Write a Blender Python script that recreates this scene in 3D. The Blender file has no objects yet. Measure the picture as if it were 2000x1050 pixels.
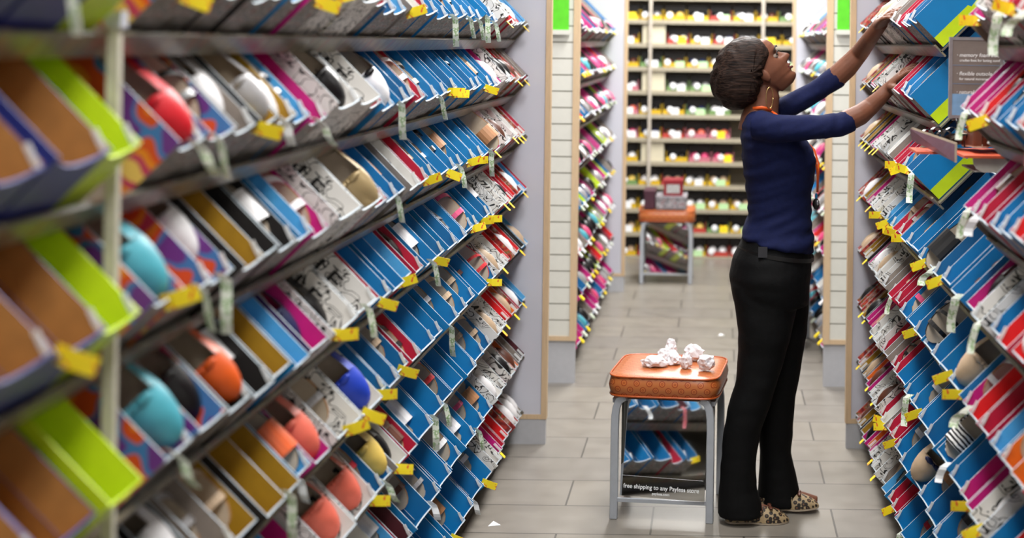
import bpy, math, random
from mathutils import Vector, Matrix, noise
SC = bpy.context.scene
COL = SC.collection
R = random.Random(7)
PI = math.pi
CAMH, FPX, CX, CY, ROLL = 1.6, 3000.0, 1400.0, 85.0, 0.0138

def at(px, py, Y):
    dx, dy = px-CX, py-CY
    c, s = math.cos(ROLL), math.sin(ROLL)
    ux, uy = dx*c+dy*s, -dx*s+dy*c
    return Vector((ux*Y/FPX, Y, CAMH-uy*Y/FPX))

def to_px(p):
    dx, dy = FPX*p[0]/p[1], FPX*(CAMH-p[2])/p[1]
    return (CX+dx-dy*ROLL, CY+dy+dx*ROLL)

def lin(h):
    h = h.lstrip('#')
    o = []
    for i in (0, 2, 4):
        v = int(h[i:i+2], 16)/255
        o.append(v/12.92 if v <= .04045 else ((v+.055)/1.055)**2.4)
    return (o[0], o[1], o[2], 1)

# ------------------------------------------------------------------ materials
MATS = {}
def mat(name, col, rough=.5, metal=0, var=.12, scale=40, bump=0, spec=.5, bscale=None, stretch=None, coat=0):
    if name in MATS: return MATS[name]
    m = bpy.data.materials.new(name); m.use_nodes = True
    nt = m.node_tree; b = nt.nodes['Principled BSDF']
    c = lin(col) if isinstance(col, str) else col
    b.inputs['Roughness'].default_value = rough
    b.inputs['Metallic'].default_value = metal
    b.inputs['Specular IOR Level'].default_value = spec
    b.inputs['Coat Weight'].default_value = coat
    tc = nt.nodes.new('ShaderNodeTexCoord')
    mp = nt.nodes.new('ShaderNodeMapping'); nt.links.new(tc.outputs['Object'], mp.inputs[0])
    if stretch: mp.inputs['Scale'].default_value = stretch
    n = nt.nodes.new('ShaderNodeTexNoise'); n.inputs['Scale'].default_value = scale; n.inputs['Detail'].default_value = 4
    nt.links.new(mp.outputs[0], n.inputs[0])
    r = nt.nodes.new('ShaderNodeValToRGB')
    r.color_ramp.elements[0].position = .3; r.color_ramp.elements[1].position = .7
    r.color_ramp.elements[0].color = tuple(v*(1-var) for v in c[:3])+(1,)
    r.color_ramp.elements[1].color = tuple(min(1, v*(1+var)) for v in c[:3])+(1,)
    nt.links.new(n.outputs['Fac'], r.inputs[0]); nt.links.new(r.outputs[0], b.inputs['Base Color'])
    if bump:
        n2 = nt.nodes.new('ShaderNodeTexNoise'); n2.inputs['Scale'].default_value = bscale or scale*3; n2.inputs['Detail'].default_value = 5
        nt.links.new(mp.outputs[0], n2.inputs[0])
        bp = nt.nodes.new('ShaderNodeBump'); bp.inputs['Strength'].default_value = bump; bp.inputs['Distance'].default_value = .01
        nt.links.new(n2.outputs['Fac'], bp.inputs['Height']); nt.links.new(bp.outputs[0], b.inputs['Normal'])
    MATS[name] = m
    return m

def ramp_mat(name, stops, rough=.5, scale=20, tex='noise', stretch=None, detail=3, dist=0, interp='CONSTANT', metal=0):
    m = bpy.data.materials.new(name); m.use_nodes = True
    nt = m.node_tree; b = nt.nodes['Principled BSDF']
    b.inputs['Roughness'].default_value = rough; b.inputs['Metallic'].default_value = metal
    tc = nt.nodes.new('ShaderNodeTexCoord')
    mp = nt.nodes.new('ShaderNodeMapping'); nt.links.new(tc.outputs['Object'], mp.inputs[0])
    if stretch: mp.inputs['Scale'].default_value = stretch
    if tex == 'noise':
        n = nt.nodes.new('ShaderNodeTexNoise'); n.inputs['Scale'].default_value = scale; n.inputs['Detail'].default_value = detail
        n.inputs['Distortion'].default_value = dist; out = n.outputs['Fac']
    elif tex == 'voronoi':
        n = nt.nodes.new('ShaderNodeTexVoronoi'); n.inputs['Scale'].default_value = scale; out = n.outputs['Distance']
    elif tex == 'wave':
        n = nt.nodes.new('ShaderNodeTexWave'); n.inputs['Scale'].default_value = scale; n.inputs['Distortion'].default_value = dist
        n.inputs['Detail'].default_value = detail; out = n.outputs['Fac']
    nt.links.new(mp.outputs[0], n.inputs['Vector'])
    r = nt.nodes.new('ShaderNodeValToRGB'); r.color_ramp.interpolation = interp
    el = r.color_ramp.elements
    while len(el) < len(stops): el.new(.5)
    for e, (p, c) in zip(el, stops):
        e.position = p; e.color = lin(c)
    nt.links.new(out, r.inputs[0]); nt.links.new(r.outputs[0], b.inputs['Base Color'])
    MATS[name] = m
    return m

M = {}
M['blue'] = mat('box_blue', '#0078b6', .42, var=.06, scale=12)
M['blue2'] = mat('box_blue_deep', '#0568a2', .42, var=.06, scale=12)
M['lblue'] = mat('box_light_blue', '#4ea3d8', .45, var=.06)
M['red'] = mat('box_crimson', '#b90f38', .45, var=.06)
M['bred'] = mat('box_bright_red', '#dd1a20', .45, var=.06)
M['maroon'] = mat('box_maroon', '#4d1420', .5)
M['magenta'] = mat('box_magenta', '#c2157e', .45, var=.06)
M['purple'] = mat('box_purple', '#35165a', .5)
M['ochre'] = mat('box_ochre', '#a37c14', .5, var=.1)
M['kraft'] = mat('box_kraft', '#a8743a', .6, var=.1)
M['navy'] = mat('box_navy', '#232c78', .5)
M['lime'] = mat('box_lime', '#c3dd12', .45, var=.05)
M['grey'] = mat('box_warm_grey', '#8b8078', .6, var=.1)
M['dark'] = mat('box_black', '#15100f', .5)
M['orange'] = mat('box_orange', '#dc6a14', .45)
M['white'] = mat('box_white', '#dcdad6', .5, var=.04)
M['rim'] = mat('cut_board_edge', '#bfcbd4', .6, var=.05)
M['cardb'] = mat('box_inside_board', '#a79c8c', .65, var=.1)
M['script'] = ramp_mat('white_scroll_print', [(0, '#dddad6'), (.47, '#dddad6'), (.48, '#2a2826'), (.515, '#dddad6'), (.6, '#dddad6'), (.605, '#3a3736'), (.64, '#dddad6')], .5, 22, dist=1.2, detail=1)
M['floral'] = ramp_mat('orange_floral_print', [(0, '#6a2f86'), (.38, '#3f78b4'), (.43, '#d8501c'), (.52, '#e88a18'), (.6, '#c03a5c'), (.68, '#e8c060')], .5, 14, detail=1)
M['floralred'] = ramp_mat('red_floral_print', [(0, '#7a1f1c'), (.42, '#a8302c'), (.5, '#d0503c'), (.56, '#7f6a3c'), (.62, '#c08a80'), (.7, '#d8c0b0')], .5, 40, detail=1)
M['zebra'] = ramp_mat('black_white_stripe', [(0, '#17151a'), (.5, '#e8e6e4')], .4, 30, tex='wave', dist=3)
M['endlab'] = ramp_mat('grey_label_end', [(0, '#2a2725'), (.4, '#5a5550'), (.47, '#7d7771'), (.52, '#4a5258'), (.57, '#98928b'), (.64, '#6a3a3a')], .5, 18, detail=2, stretch=(1, 1, 4), interp='LINEAR')
M['steel'] = mat('shelf_metal', '#6d675c', .4, .1, var=.12, scale=8)
M['darksteel'] = mat('rack_back_metal', '#1e1b1a', .6, .1)  # dark metal, taken near black to paint in the shade behind the boxes
M['lip'] = ramp_mat('shelf_front_rail', [(0, '#3c372c'), (.42, '#6b6353'), (.5, '#857b66'), (.56, '#56605f'), (.62, '#7e5048'), (.7, '#918768')], .35, 7, detail=3, stretch=(1, 3, 1), interp='LINEAR')  # warm grey metal with blurred reflections of the boxes painted into its colour
M['panel'] = mat('white_laminate', '#c6c7d2', .45, var=.02, scale=3)
M['kick'] = mat('kick_plate_grey', '#b2b3b8', .5, var=.03)
M['wood'] = mat('maple_trim', '#cbb08e', .5, var=.06, scale=20, stretch=(8, 8, 1))
M['slat'] = mat('slatwall_cream', '#d4d3ca', .5, var=.02)
M['groove'] = mat('slat_groove', '#6f6a4c', .6)
M['green'] = mat('lime_green_sign', '#58c81a', .5, var=.1, scale=30)
M['tagy'] = ramp_mat('yellow_price_tag', [(0, '#fbe020'), (.55, '#fbe020'), (.6, '#e8602a'), (.66, '#fbe850')], .5, 60, detail=2)
M['tagw'] = mat('white_tab', '#eef0f2', .4, var=.02)
M['tagg'] = ramp_mat('green_printed_slip', [(0, '#dfe5d6'), (.48, '#dfe5d6'), (.54, '#9bb886'), (.62, '#e8ece0')], .5, 70, detail=2)
M['tagp'] = ramp_mat('pink_printed_ribbon', [(0, '#c8606a'), (.5, '#c8606a'), (.55, '#e0a8a8'), (.6, '#c45864')], .5, 120, detail=1)
# shoe colours
for k, c, r_ in [('s_black', '#141214', .3), ('s_white', '#e8e6e8', .4), ('s_beige', '#bfa589', .4), ('s_pink', '#d64a78', .4), ('s_brown', '#5a3020', .4),
               ('s_silver', '#a8a6a8', .3), ('s_coral', '#e8705c', .45), ('s_royal', '#1f3fb8', .5), ('s_teal', '#4aa0b0', .4), ('s_orange', '#d8581c', .4),
               ('s_yellow', '#e0c060', .5), ('s_red', '#c81c28', .4), ('s_tan', '#a8744a', .5), ('s_gold', '#a8926a', .3), ('s_navy', '#1c2450', .5), ('s_purple', '#6a2aa0', .4)]:
    M[k] = mat('shoe_'+k[2:], c, r_, .25 if k in ('s_silver', 's_gold') else 0, var=.08)
M['insole'] = mat('shoe_insole', '#b8a894', .5, var=.08)
M['cork'] = mat('cork', '#b58a62', .6, var=.2, scale=120)
M['tissue'] = mat('tissue_white', '#e4e2e6', .7, var=.02, bump=.2)

# ------------------------------------------------------------------ mesh builder
class MB:
    def __init__(s): s.v = []; s.f = []; s.m = []; s.mats = []; s.sm = []
    def mi(s, m):
        if m not in s.mats: s.mats.append(m)
        return s.mats.index(m)
    def add(s, vs, fs, m, smooth=False, T=None):
        o = len(s.v); k = s.mi(m)
        s.v += [tuple(T @ Vector(v)) if T is not None else tuple(v) for v in vs]
        for f in fs:
            s.f.append([i+o for i in f]); s.m.append(k); s.sm.append(smooth)
        return s
    def box(s, x0, x1, y0, y1, z0, z1, m, T=None):
        vs = [(x, y, z) for z in (z0, z1) for y in (y0, y1) for x in (x0, x1)]
        return s.add(vs, [(0, 2, 3, 1), (4, 5, 7, 6), (0, 1, 5, 4), (2, 6, 7, 3), (0, 4, 6, 2), (1, 3, 7, 5)], m, T=T)
    def loft(s, rings, m, closed=True, caps=True, smooth=True, T=None):
        n = len(rings[0]); vs = [p for r in rings for p in r]; fs = []
        for i in range(len(rings)-1):
            for j in range(n if closed else n-1):
                a = i*n+j; b = i*n+(j+1) % n
                fs.append((a, b, b+n, a+n))
        if caps and closed:
            fs.append(tuple(reversed(range(n)))); fs.append(tuple(range((len(rings)-1)*n, len(rings)*n)))
        return s.add(vs, fs, m, smooth, T)
    def tube(s, pts, rad, m, n=10, T=None, flat=1.0, side=None):
        pts = [Vector(p) for p in pts]
        if not isinstance(rad, (list, tuple)): rad = [rad]*len(pts)
        rings = []; u = None
        for i, p in enumerate(pts):
            d = (pts[min(i+1, len(pts)-1)]-pts[max(i-1, 0)]).normalized()
            if u is None:
                u = side.copy() if side is not None else d.orthogonal()
            u = (u-d*u.dot(d)).normalized(); w = d.cross(u)
            rings.append([p+u*math.cos(2*PI*k/n)*rad[i]+w*math.sin(2*PI*k/n)*rad[i]*flat for k in range(n)])
        return s.loft(rings, m, T=T)
    def ell(s, c, r, m, n=16, k=10, T=None, rot=None):
        c = Vector(c); rings = []
        for i in range(k+1):
            a = -PI/2+PI*i/k
            a = max(-PI/2+.02, min(PI/2-.02, a))
            ring = []
            for j in range(n):
                p = Vector((math.cos(a)*math.cos(2*PI*j/n)*r[0], math.cos(a)*math.sin(2*PI*j/n)*r[1], math.sin(a)*r[2]))
                if rot is not None: p = rot @ p
                ring.append(c+p)
            rings.append(ring)
        return s.loft(rings, m, T=T)
    def mesh(s, name):
        me = bpy.data.meshes.new(name); me.from_pydata(s.v, [], s.f)
        for m in s.mats: me.materials.append(m)
        me.polygons.foreach_set('material_index', s.m); me.polygons.foreach_set('use_smooth', s.sm)
        me.update(); return me
    def build(s, name, parent=None, T=None):
        return link(name, s.mesh(name), parent, T)

def link(name, me, parent=None, T=None):
    o = bpy.data.objects.new(name, me); COL.objects.link(o)
    if parent is not None: o.parent = parent
    if T is not None: o.matrix_local = T
    return o
def empty(name, T=None):
    o = bpy.data.objects.new(name, None); COL.objects.link(o); o.empty_display_size = .05
    if T is not None: o.matrix_local = T
    return o
def tag(o, label=None, cat=None, group=None, kind=None):
    if label: o['label'] = label
    if cat: o['category'] = cat
    if group: o['group'] = group
    if kind: o['kind'] = kind
    return o
def TR(x, y, z): return Matrix.Translation((x, y, z))
def RT(a, ax): return Matrix.Rotation(a, 4, ax)

def bevel(o, w=.003, seg=2):
    md = o.modifiers.new('b', 'BEVEL'); md.width = w; md.segments = seg; md.limit_method = 'ANGLE'; return o

def text_mesh(body, size, m, name, parent, T, align='LEFT', shear=0, ext=.0003, width=None, bold=.0002):
    cu = bpy.data.curves.new(name, 'FONT'); cu.body = body; cu.size = size; cu.align_x = align; cu.shear = shear; cu.extrude = ext
    cu.offset = bold
    t = bpy.data.objects.new(name, cu); COL.objects.link(t)
    bpy.context.view_layer.update()
    me = bpy.data.meshes.new_from_object(t.evaluated_get(bpy.context.evaluated_depsgraph_get()))
    bpy.data.objects.remove(t)
    if width:
        xs = [v.co.x for v in me.vertices]; k = width/(max(xs)-min(xs))
        for v in me.vertices: v.co.x *= k
    me.materials.clear(); me.materials.append(m)
    return link(name, me, parent, T)

# ------------------------------------------------------------------ room
W0, W1, Y0, Y1, H = -3.6, 3.6, -1.5, 11.75, 3.2
def floor_mat():
    m = bpy.data.materials.new('grey_floor_tile'); m.use_nodes = True
    nt = m.node_tree; b = nt.nodes['Principled BSDF']
    tc = nt.nodes.new('ShaderNodeTexCoord'); mp = nt.nodes.new('ShaderNodeMapping')
    mp.inputs['Location'].default_value = (-.11, -.115, 0)
    nt.links.new(tc.outputs['Object'], mp.inputs[0])
    br = nt.nodes.new('ShaderNodeTexBrick'); br.offset = .5
    br.inputs['Scale'].default_value = 1; br.inputs['Brick Width'].default_value = .61; br.inputs['Row Height'].default_value = .305
    br.inputs['Mortar Size'].default_value = .0035; br.inputs['Mortar Smooth'].default_value = .1; br.inputs['Bias'].default_value = 0
    br.inputs['Color1'].default_value = lin('#8e877d'); br.inputs['Color2'].default_value = lin('#857f78'); br.inputs['Mortar'].default_value = lin('#4e4a45')
    nt.links.new(mp.outputs[0], br.inputs[0])
    n = nt.nodes.new('ShaderNodeTexNoise'); n.inputs['Scale'].default_value = 9; n.inputs['Detail'].default_value = 6
    nt.links.new(tc.outputs['Object'], n.inputs[0])
    mx = nt.nodes.new('ShaderNodeMix'); mx.data_type = 'RGBA'; mx.blend_type = 'MULTIPLY'; mx.inputs['Factor'].default_value = .35
    nt.links.new(br.outputs['Color'], mx.inputs['A']); nt.links.new(n.outputs['Fac'], mx.inputs['B'])
    nt.links.new(mx.outputs['Result'], b.inputs['Base Color'])
    r = nt.nodes.new('ShaderNodeMapRange'); r.inputs['To Min'].default_value = .26; r.inputs['To Max'].default_value = .42
    nt.links.new(n.outputs['Fac'], r.inputs['Value']); nt.links.new(r.outputs[0], b.inputs['Roughness'])
    bp = nt.nodes.new('ShaderNodeBump'); bp.inputs['Strength'].default_value = .3; bp.inputs['Distance'].default_value = .002; bp.invert = True
    nt.links.new(br.outputs['Fac'], bp.inputs['Height']); nt.links.new(bp.outputs[0], b.inputs['Normal'])
    return m
wallm = mat('painted_wall', '#d2d0cc', .6, var=.02, scale=3)
ceilm = mat('ceiling_tile', '#dedede', .8, var=.03, scale=3)
tag(MB().box(W0, W1, Y0, Y1, -.05, 0, floor_mat()).build('floor'), 'grey rectangular tile floor running down the shop aisle', 'floor', kind='structure')
tag(MB().box(W0, W1, Y0, Y1, H, H+.05, ceilm).build('ceiling'), 'white shop ceiling', 'ceiling', kind='structure')
tag(MB().box(W0, W1, Y1, Y1+.08, 0, H, wallm).build('wall_back'), 'pale wall behind the far shoe shelves', 'wall', kind='structure')
tag(MB().box(W0, W1, Y0-.08, Y0, 0, H, wallm).build('wall_front'), 'pale wall behind the viewer', 'wall', kind='structure')
tag(MB().box(W0-.08, W0, Y0, Y1, 0, H, wallm).build('wall_left'), 'pale side wall on the left', 'wall', kind='structure')
tag(MB().box(W1, W1+.08, Y0, Y1, 0, H, wallm).build('wall_right'), 'pale side wall on the right', 'wall', kind='structure')

# ------------------------------------------------------------------ box frames
TILT = math.radians(45)
ST, CT = math.sin(TILT), math.cos(TILT)
def frame(side, X, Y, Z):
    # local x = up the slope towards the back, local z = out of the tray
    if side < 0: ex, ey, ez = (-CT, 0, ST), (0, -1, 0), (ST, 0, CT)
    else: ex, ey, ez = (CT, 0, ST), (0, 1, 0), (-ST, 0, CT)
    return Matrix(((ex[0], ey[0], ez[0], X), (ex[1], ey[1], ez[1], Y), (ex[2], ey[2], ez[2], Z), (0, 0, 0, 1)))

ROWZ = [1.592-.219*k for k in range(8)]
ORD = ['top', 'second', 'third', 'fourth', 'fifth', 'sixth', 'seventh', 'lowest']
NTH = ['first', 'second', 'third', 'fourth', 'fifth', 'sixth', 'seventh', 'eighth', 'ninth', 'tenth', 'eleventh', 'twelfth', 'thirteenth', 'fourteenth',
       'fifteenth', 'sixteenth', 'seventeenth', 'eighteenth', 'nineteenth', 'twentieth', 'twenty-first', 'twenty-second', 'twenty-third', 'twenty-fourth', 'twenty-fifth',
       'twenty-sixth', 'twenty-seventh', 'twenty-eighth', 'twenty-ninth', 'thirtieth', 'thirty-first', 'thirty-second', 'thirty-third', 'thirty-fourth', 'thirty-fifth',
       'thirty-sixth', 'thirty-seventh', 'thirty-eighth', 'thirty-ninth', 'fortieth', 'forty-first', 'forty-second']
L_BOX, H_BOX = .31, .115

def tray(mb, L, W, h, wall, outer, floor, end, rim, T=None, scoop=.022):
    t = .0035; y = W/2; c = .55*h
    def q(a, b, cc, d, m): mb.add([a, b, cc, d], [(0, 1, 2, 3)], m, T=T)
    q((0, -y, 0), (0, y, 0), (L, y, 0), (L, -y, 0), outer)
    q((t, -y+t, t), (L-t, -y+t, t), (L-t, y-t, t), (t, y-t, t), floor)
    for s in (1, -1):
        q((0, s*y, 0), (L, s*y, 0), (L, s*y, h), (0, s*y, h), outer)
        q((t, s*(y-t), t), (L-t, s*(y-t), t), (L-t, s*(y-t-.007), c), (t, s*(y-t-.007), c), wall)
        q((t, s*(y-t-.007), c), (L-t, s*(y-t-.007), c), (L-t, s*(y-t), h), (t, s*(y-t), h), wall)
        q((0, s*y, h), (L, s*y, h), (L, s*(y-t), h), (0, s*(y-t), h), rim)
        q((.01, s*(y-t-.0065), c), (L-t, s*(y-t-.0065), c), (L-t, s*(y-t-.0076), c+.0012), (.01, s*(y-t-.0076), c+.0012), rim)
        q((.01, s*(y-t-.0076), c+.0012), (L-t, s*(y-t-.0076), c+.0012), (L-t, s*(y-t-.006), c+.0024), (.01, s*(y-t-.006), c+.0024), rim)
    q((L, -y, 0), (L, y, 0), (L, y, h), (L, -y, h), outer)
    q((L-t, -y, 0), (L-t, y, 0), (L-t, y, h), (L-t, -y, h), wall)
    q((L, -y, h), (L, y, h), (L-t, y, h), (L-t, -y, h), rim)
    n = 6; pts = []
    for i in range(n+1):
        k = i/n; yy = -y+W*k
        hz = h-scoop*math.sin(PI*k)**.7
        pts.append((yy, hz))
    for (a, ha), (b, hb) in zip(pts, pts[1:]):
        q((0, a, 0), (0, b, 0), (0, b, hb), (0, a, ha), end)
        q((t, a, 0), (t, b, 0), (t, b, hb), (t, a, ha), wall)
        q((0, a, ha), (0, b, hb), (t, b, hb), (t, a, ha), rim)

KIND = {  # wall, outer, floor, end
    'blue': ('blue', 'blue', 'cardb', 'endlab'), 'deep blue': ('blue2', 'blue', 'cardb', 'endlab'), 'light blue': ('lblue', 'blue', 'grey', 'endlab'),
    'crimson': ('red', 'red', 'cardb', 'endlab'), 'bright red': ('bred', 'red', 'cardb', 'endlab'), 'dark maroon': ('maroon', 'red', 'dark', 'endlab'),
    'magenta': ('magenta', 'magenta', 'cardb', 'endlab'), 'purple-lined magenta': ('magenta', 'purple', 'purple', 'endlab'),
    'mustard': ('ochre', 'dark', 'grey', 'endlab'), 'brown-lined navy': ('kraft', 'navy', 'kraft', 'navy'), 'lime green': ('lime', 'lime', 'grey', 'lime'),
    'white scroll-print': ('script', 'script', 'white', 'script'), 'orange floral': ('floral', 'floral', 'orange', 'endlab'),
    'red floral': ('floralred', 'floralred', 'dark', 'endlab'), 'grey': ('grey', 'grey', 'dark', 'endlab'), 'black': ('dark', 'dark', 'dark', 'endlab'),
    'white': ('white', 'grey', 'white', 'endlab'), 'orange-red': ('orange', 'bred', 'cardb', 'endlab')}
_tc = {}
def tray_mesh(kind, W, h):
    W = round(W/.01)*.01; h = round(h/.006)*.006
    key = (kind, W, h)
    if key not in _tc:
        w, o, f, e = KIND[kind]; mb = MB()
        rim = M['rim'] if kind != 'brown-lined navy' else M['navy']
        if kind == 'lime green': rim = M['lime']
        tray(mb, L_BOX, W, h, M[w], M[o], M[f], M[e], rim)
        _tc[key] = mb.mesh('shoebox')
    return _tc[key]

def curl(pts, w, m, th=.0006):
    mb = MB(); rings = []
    for x, z in pts: rings.append([(x, -w/2, z), (x, w/2, z), (x, w/2, z+th), (x, -w/2, z+th)])
    mb.loft(rings, m, smooth=False); return mb
tab_me = curl([(.0, .0), (.012, -.003), (.034, -.004)], .007, M['tagw'], .0015).mesh('size_tab')
def card(path, wv, m, th=.0007):
    # a thin strip of card: path of points, wv = half-width vector
    mb = MB(); rings = []; wv = Vector(wv)
    for p in path:
        p = Vector(p); n_ = Vector((0, th/2, 0))
        rings.append([p-wv-n_, p+wv-n_, p+wv+n_, p-wv+n_])
    mb.loft(rings, m, smooth=False); return mb
OUTW, DOWN = Vector((-ST, 0, CT)), Vector((-CT, 0, -ST))     # outward level and straight down, seen in tray space
def price_tag(m, tilt):
    d = (OUTW+DOWN*tilt).normalized(); e = Vector((d.z, 0, -d.x))*.012
    return card([-d*.012, d*.006+Vector((0, .002, 0)), d*.022, d*.04+Vector((0, -.004, 0))], e, m).mesh('price_tag')
price_mes = [price_tag(M['tagy'], .0), price_tag(M['tagy'], .35), price_tag(M['tagy'], -.3)]
def slip(m, ln, w, lean, wob):
    pts = [Vector((.014, 0, .0)), Vector((0, 0, .002))]; p = Vector((-.004, 0, .003)); n = 6
    for i in range(n):
        pts.append(p.copy()); p = p+(DOWN+OUTW*(lean*(1-i/n))).normalized()*ln/n+Vector((0, math.sin(i*1.1)*wob, 0))
    return card(pts, OUTW*w*.45+Vector((0, w*.2, 0)), m).mesh('paper_slip')
slip_me = [slip(M['tagg'], .075, .016, .35, .004), slip(M['tagg'], .1, .02, .1, .006), slip(M['tagp'], .09, .014, .05, .003), slip(M['tagw'], .05, .02, .5, .005), slip(M['tagg'], .06, .02, 1.0, .008)]

# ------------------------------------------------------------------ shoes
def halfw(t, W=.04):
    # t 0 toe .. 1 heel
    a = math.sqrt(max(0, 1-((t-.3)/.3)**2)) if t < .3 else 1
    if t < .3: return W*a**.9
    if t < .65: return W*(1-.28*math.sin((t-.3)/.35*PI/2)**2)
    if t < .88: return W*(.72+.03*math.sin((t-.65)/.23*PI))
    return W*.74*math.sqrt(max(0, 1-((t-.88)/.12)**2))
def baseline(t, hh):
    if t < .3: return .0
    k = min(1, (t-.3)/.5); return hh*(k*k*(3-2*k))
LS = .245
TS = [.0, .015, .05, .1, .17, .25, .33, .42, .5, .6, .7, .8, .88, .94, .98, 1.0]
def sole_mb(hh, th, m, top, wedge=False):
    mb = MB(); rings = []
    for t in TS:
        w = max(.002, halfw(t)); z = baseline(t, hh); zb = z-th if not wedge else -th
        x = t*LS
        rings.append([(x, -w, zb), (x, w, zb), (x, w, z), (x, -w, z)])
    mb.loft(rings, m, smooth=False)
    rings = []
    for t in TS:
        w = max(.001, halfw(t)-.003); z = baseline(t, hh)+.0012
        rings.append([(t*LS, -w, z), (t*LS, w, z)])
    mb.loft(rings, top, closed=False, smooth=False)
    return mb
def pump_upper(hh, m, lining, cut=.36, side=.045):
    mb = MB(); NN = 12
    for off, mm in ((0, m), (-.0025, lining)):
        rings = []
        for t in TS[:]:
            if t > cut: break
            w = max(.002, halfw(t)+.001+off); top = .052*math.sin(min(1, t/cut)*PI/2)**.7+off+.003; z = baseline(t, hh)
            rings.append([(t*LS, w*math.cos(PI*k/NN), z+max(.002, top)*math.sin(PI*k/NN)**.8) for k in range(NN+1)])
        mb.loft(rings, mm, closed=False)
        for s in (1, -1):
            rings = []
            for t in TS:
                if t < cut-.08: continue
                w = max(.001, halfw(t)+.001+off); z = baseline(t, hh)
                hgt = side*(.75+.25*abs((t-.65)/.35)) if t > cut else side
                rings.append([(t*LS, s*w*(1-.12*(k/4)**2), z+hgt*k/4) for k in range(5)])
            mb.loft(rings, mm, closed=False)
    return mb
def heel_mb(hh, m, thin=.008):
    mb = MB(); x = LS*.9
    mb.loft([[(x+a*(.012+thin)/.016, b*(.012+thin)/.016, hh-.004) for a, b in ((-.014, -.02), (.02, -.02), (.02, .02), (-.014, .02))],
             [(x+.004+a, b, hh*.4) for a, b in ((-thin, -thin), (thin, -thin), (thin, thin), (-thin, thin))],
             [(x+.004+a, b, -.006) for a, b in ((-thin, -thin), (thin, -thin), (thin, thin), (-thin, thin))]], m, smooth=False)
    return mb
def strap_mb(t, hh, hgt, m, wd=.012, lean=0):
    mb = MB(); w = halfw(t)+.002; z = baseline(t, hh); N = 10; rings = []
    for k in range(N+1):
        a = PI*k/N; y = w*math.cos(a); zz = z+hgt*math.sin(a)**.8; x = t*LS+lean*math.sin(a)
        rings.append([(x-wd/2, y, zz), (x+wd/2, y, zz), (x+wd/2, y*.94, zz-.002), (x-wd/2, y*.94, zz-.002)])
    mb.loft(rings, m, smooth=False); return mb
def ankle_mb(hh, m, wd=.008):
    mb = MB(); pts = []
    z = baseline(.85, hh)
    for k in range(15):
        a = 2*PI*k/14
        pts.append((LS*.82+.034*math.cos(a), .032*math.sin(a), z+.045+.006*math.cos(a)))
    mb.tube(pts, wd/2, m, 6, flat=.4); 
    for s in (1, -1): mb.tube([(LS*.9, s*.026, z), (LS*.87, s*.03, z+.025), (LS*.84, s*.032, z+.045)], wd/2, m, 6, flat=.4)
    return mb
def bow_mb(hh, m):
    mb = MB()
    for s in (1, -1): mb.ell((LS*.3, s*.016, .053), (.008, .016, .006), m, 8, 6)
    mb.ell((LS*.3, 0, .055), (.005, .005, .005), m, 8, 6)
    return mb
_sc = {}
SHOES = {}
def shoe_parts(style, col, accent=None):
    key = (style, col, accent)
    if key in _sc: return _sc[key]
    m = M[col]; a = M[accent] if accent else m; ps = []
    if style == 'flat':
        ps = [('sole', sole_mb(.006, .005, M['insole'], M['insole'])), ('upper', pump_upper(.006, m, M['insole'])), ('bow', bow_mb(.006, a))]
    elif style == 'pump':
        ps = [('sole', sole_mb(.06, .005, M['s_black'], M['insole'])), ('upper', pump_upper(.06, m, M['insole'], .34, .05)), ('heel', heel_mb(.06, m))]
    elif style == 'sandal':
        ps = [('sole', sole_mb(.008, .008, M['cork'], a if accent else M['insole'])), ('strap', strap_mb(.2, .008, .045, m, .016)), ('strap', strap_mb(.42, .008, .055, m, .014, .02)), ('ankle_strap', ankle_mb(.008, m))]
    elif style == 'heeled sandal':
        ps = [('sole', sole_mb(.035, .006, m, M['insole'])), ('strap', strap_mb(.17, .035, .04, m, .012)), ('strap', strap_mb(.3, .035, .05, m, .01, .015)), ('ankle_strap', ankle_mb(.035, m)), ('heel', heel_mb(.035, m, .006))]
    elif style == 'wedge':
        ps = [('wedge_sole', sole_mb(.035, .014, a if accent else M['cork'], M['insole'], True)), ('strap', strap_mb(.22, .035, .05, m, .05)), ('ankle_strap', ankle_mb(.035, m, .014))]
    elif style == 'slide':
        ps = [('sole', sole_mb(.004, .01, M['s_black'], a if accent else M['insole'])), ('upper', strap_mb(.3, .004, .05, m, .075))]
    _sc[key] = [(n, mb.mesh(n)) for n, mb in ps]
    return _sc[key]
def make_shoe(style, col, T, label, group=None, accent=None, name=None):
    r = empty(name or {'flat': 'flat_shoe', 'pump': 'pump_shoe', 'sandal': 'sandal', 'heeled sandal': 'heeled_sandal', 'wedge': 'wedge_shoe', 'slide': 'slide_sandal'}[style], T)
    for n, me in shoe_parts(style, col, accent): link(n, me, r)
    tag(r, label, 'shoe', group)
    return r
CN = {'s_black': 'black', 's_white': 'white', 's_beige': 'beige', 's_pink': 'pink', 's_brown': 'brown', 's_silver': 'silver', 's_coral': 'coral', 's_royal': 'royal blue', 's_teal': 'teal',
      's_orange': 'orange', 's_yellow': 'yellow', 's_red': 'red', 's_tan': 'tan', 's_gold': 'gold', 's_navy': 'navy', 's_purple': 'purple', 'zebra': 'striped'}

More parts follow.
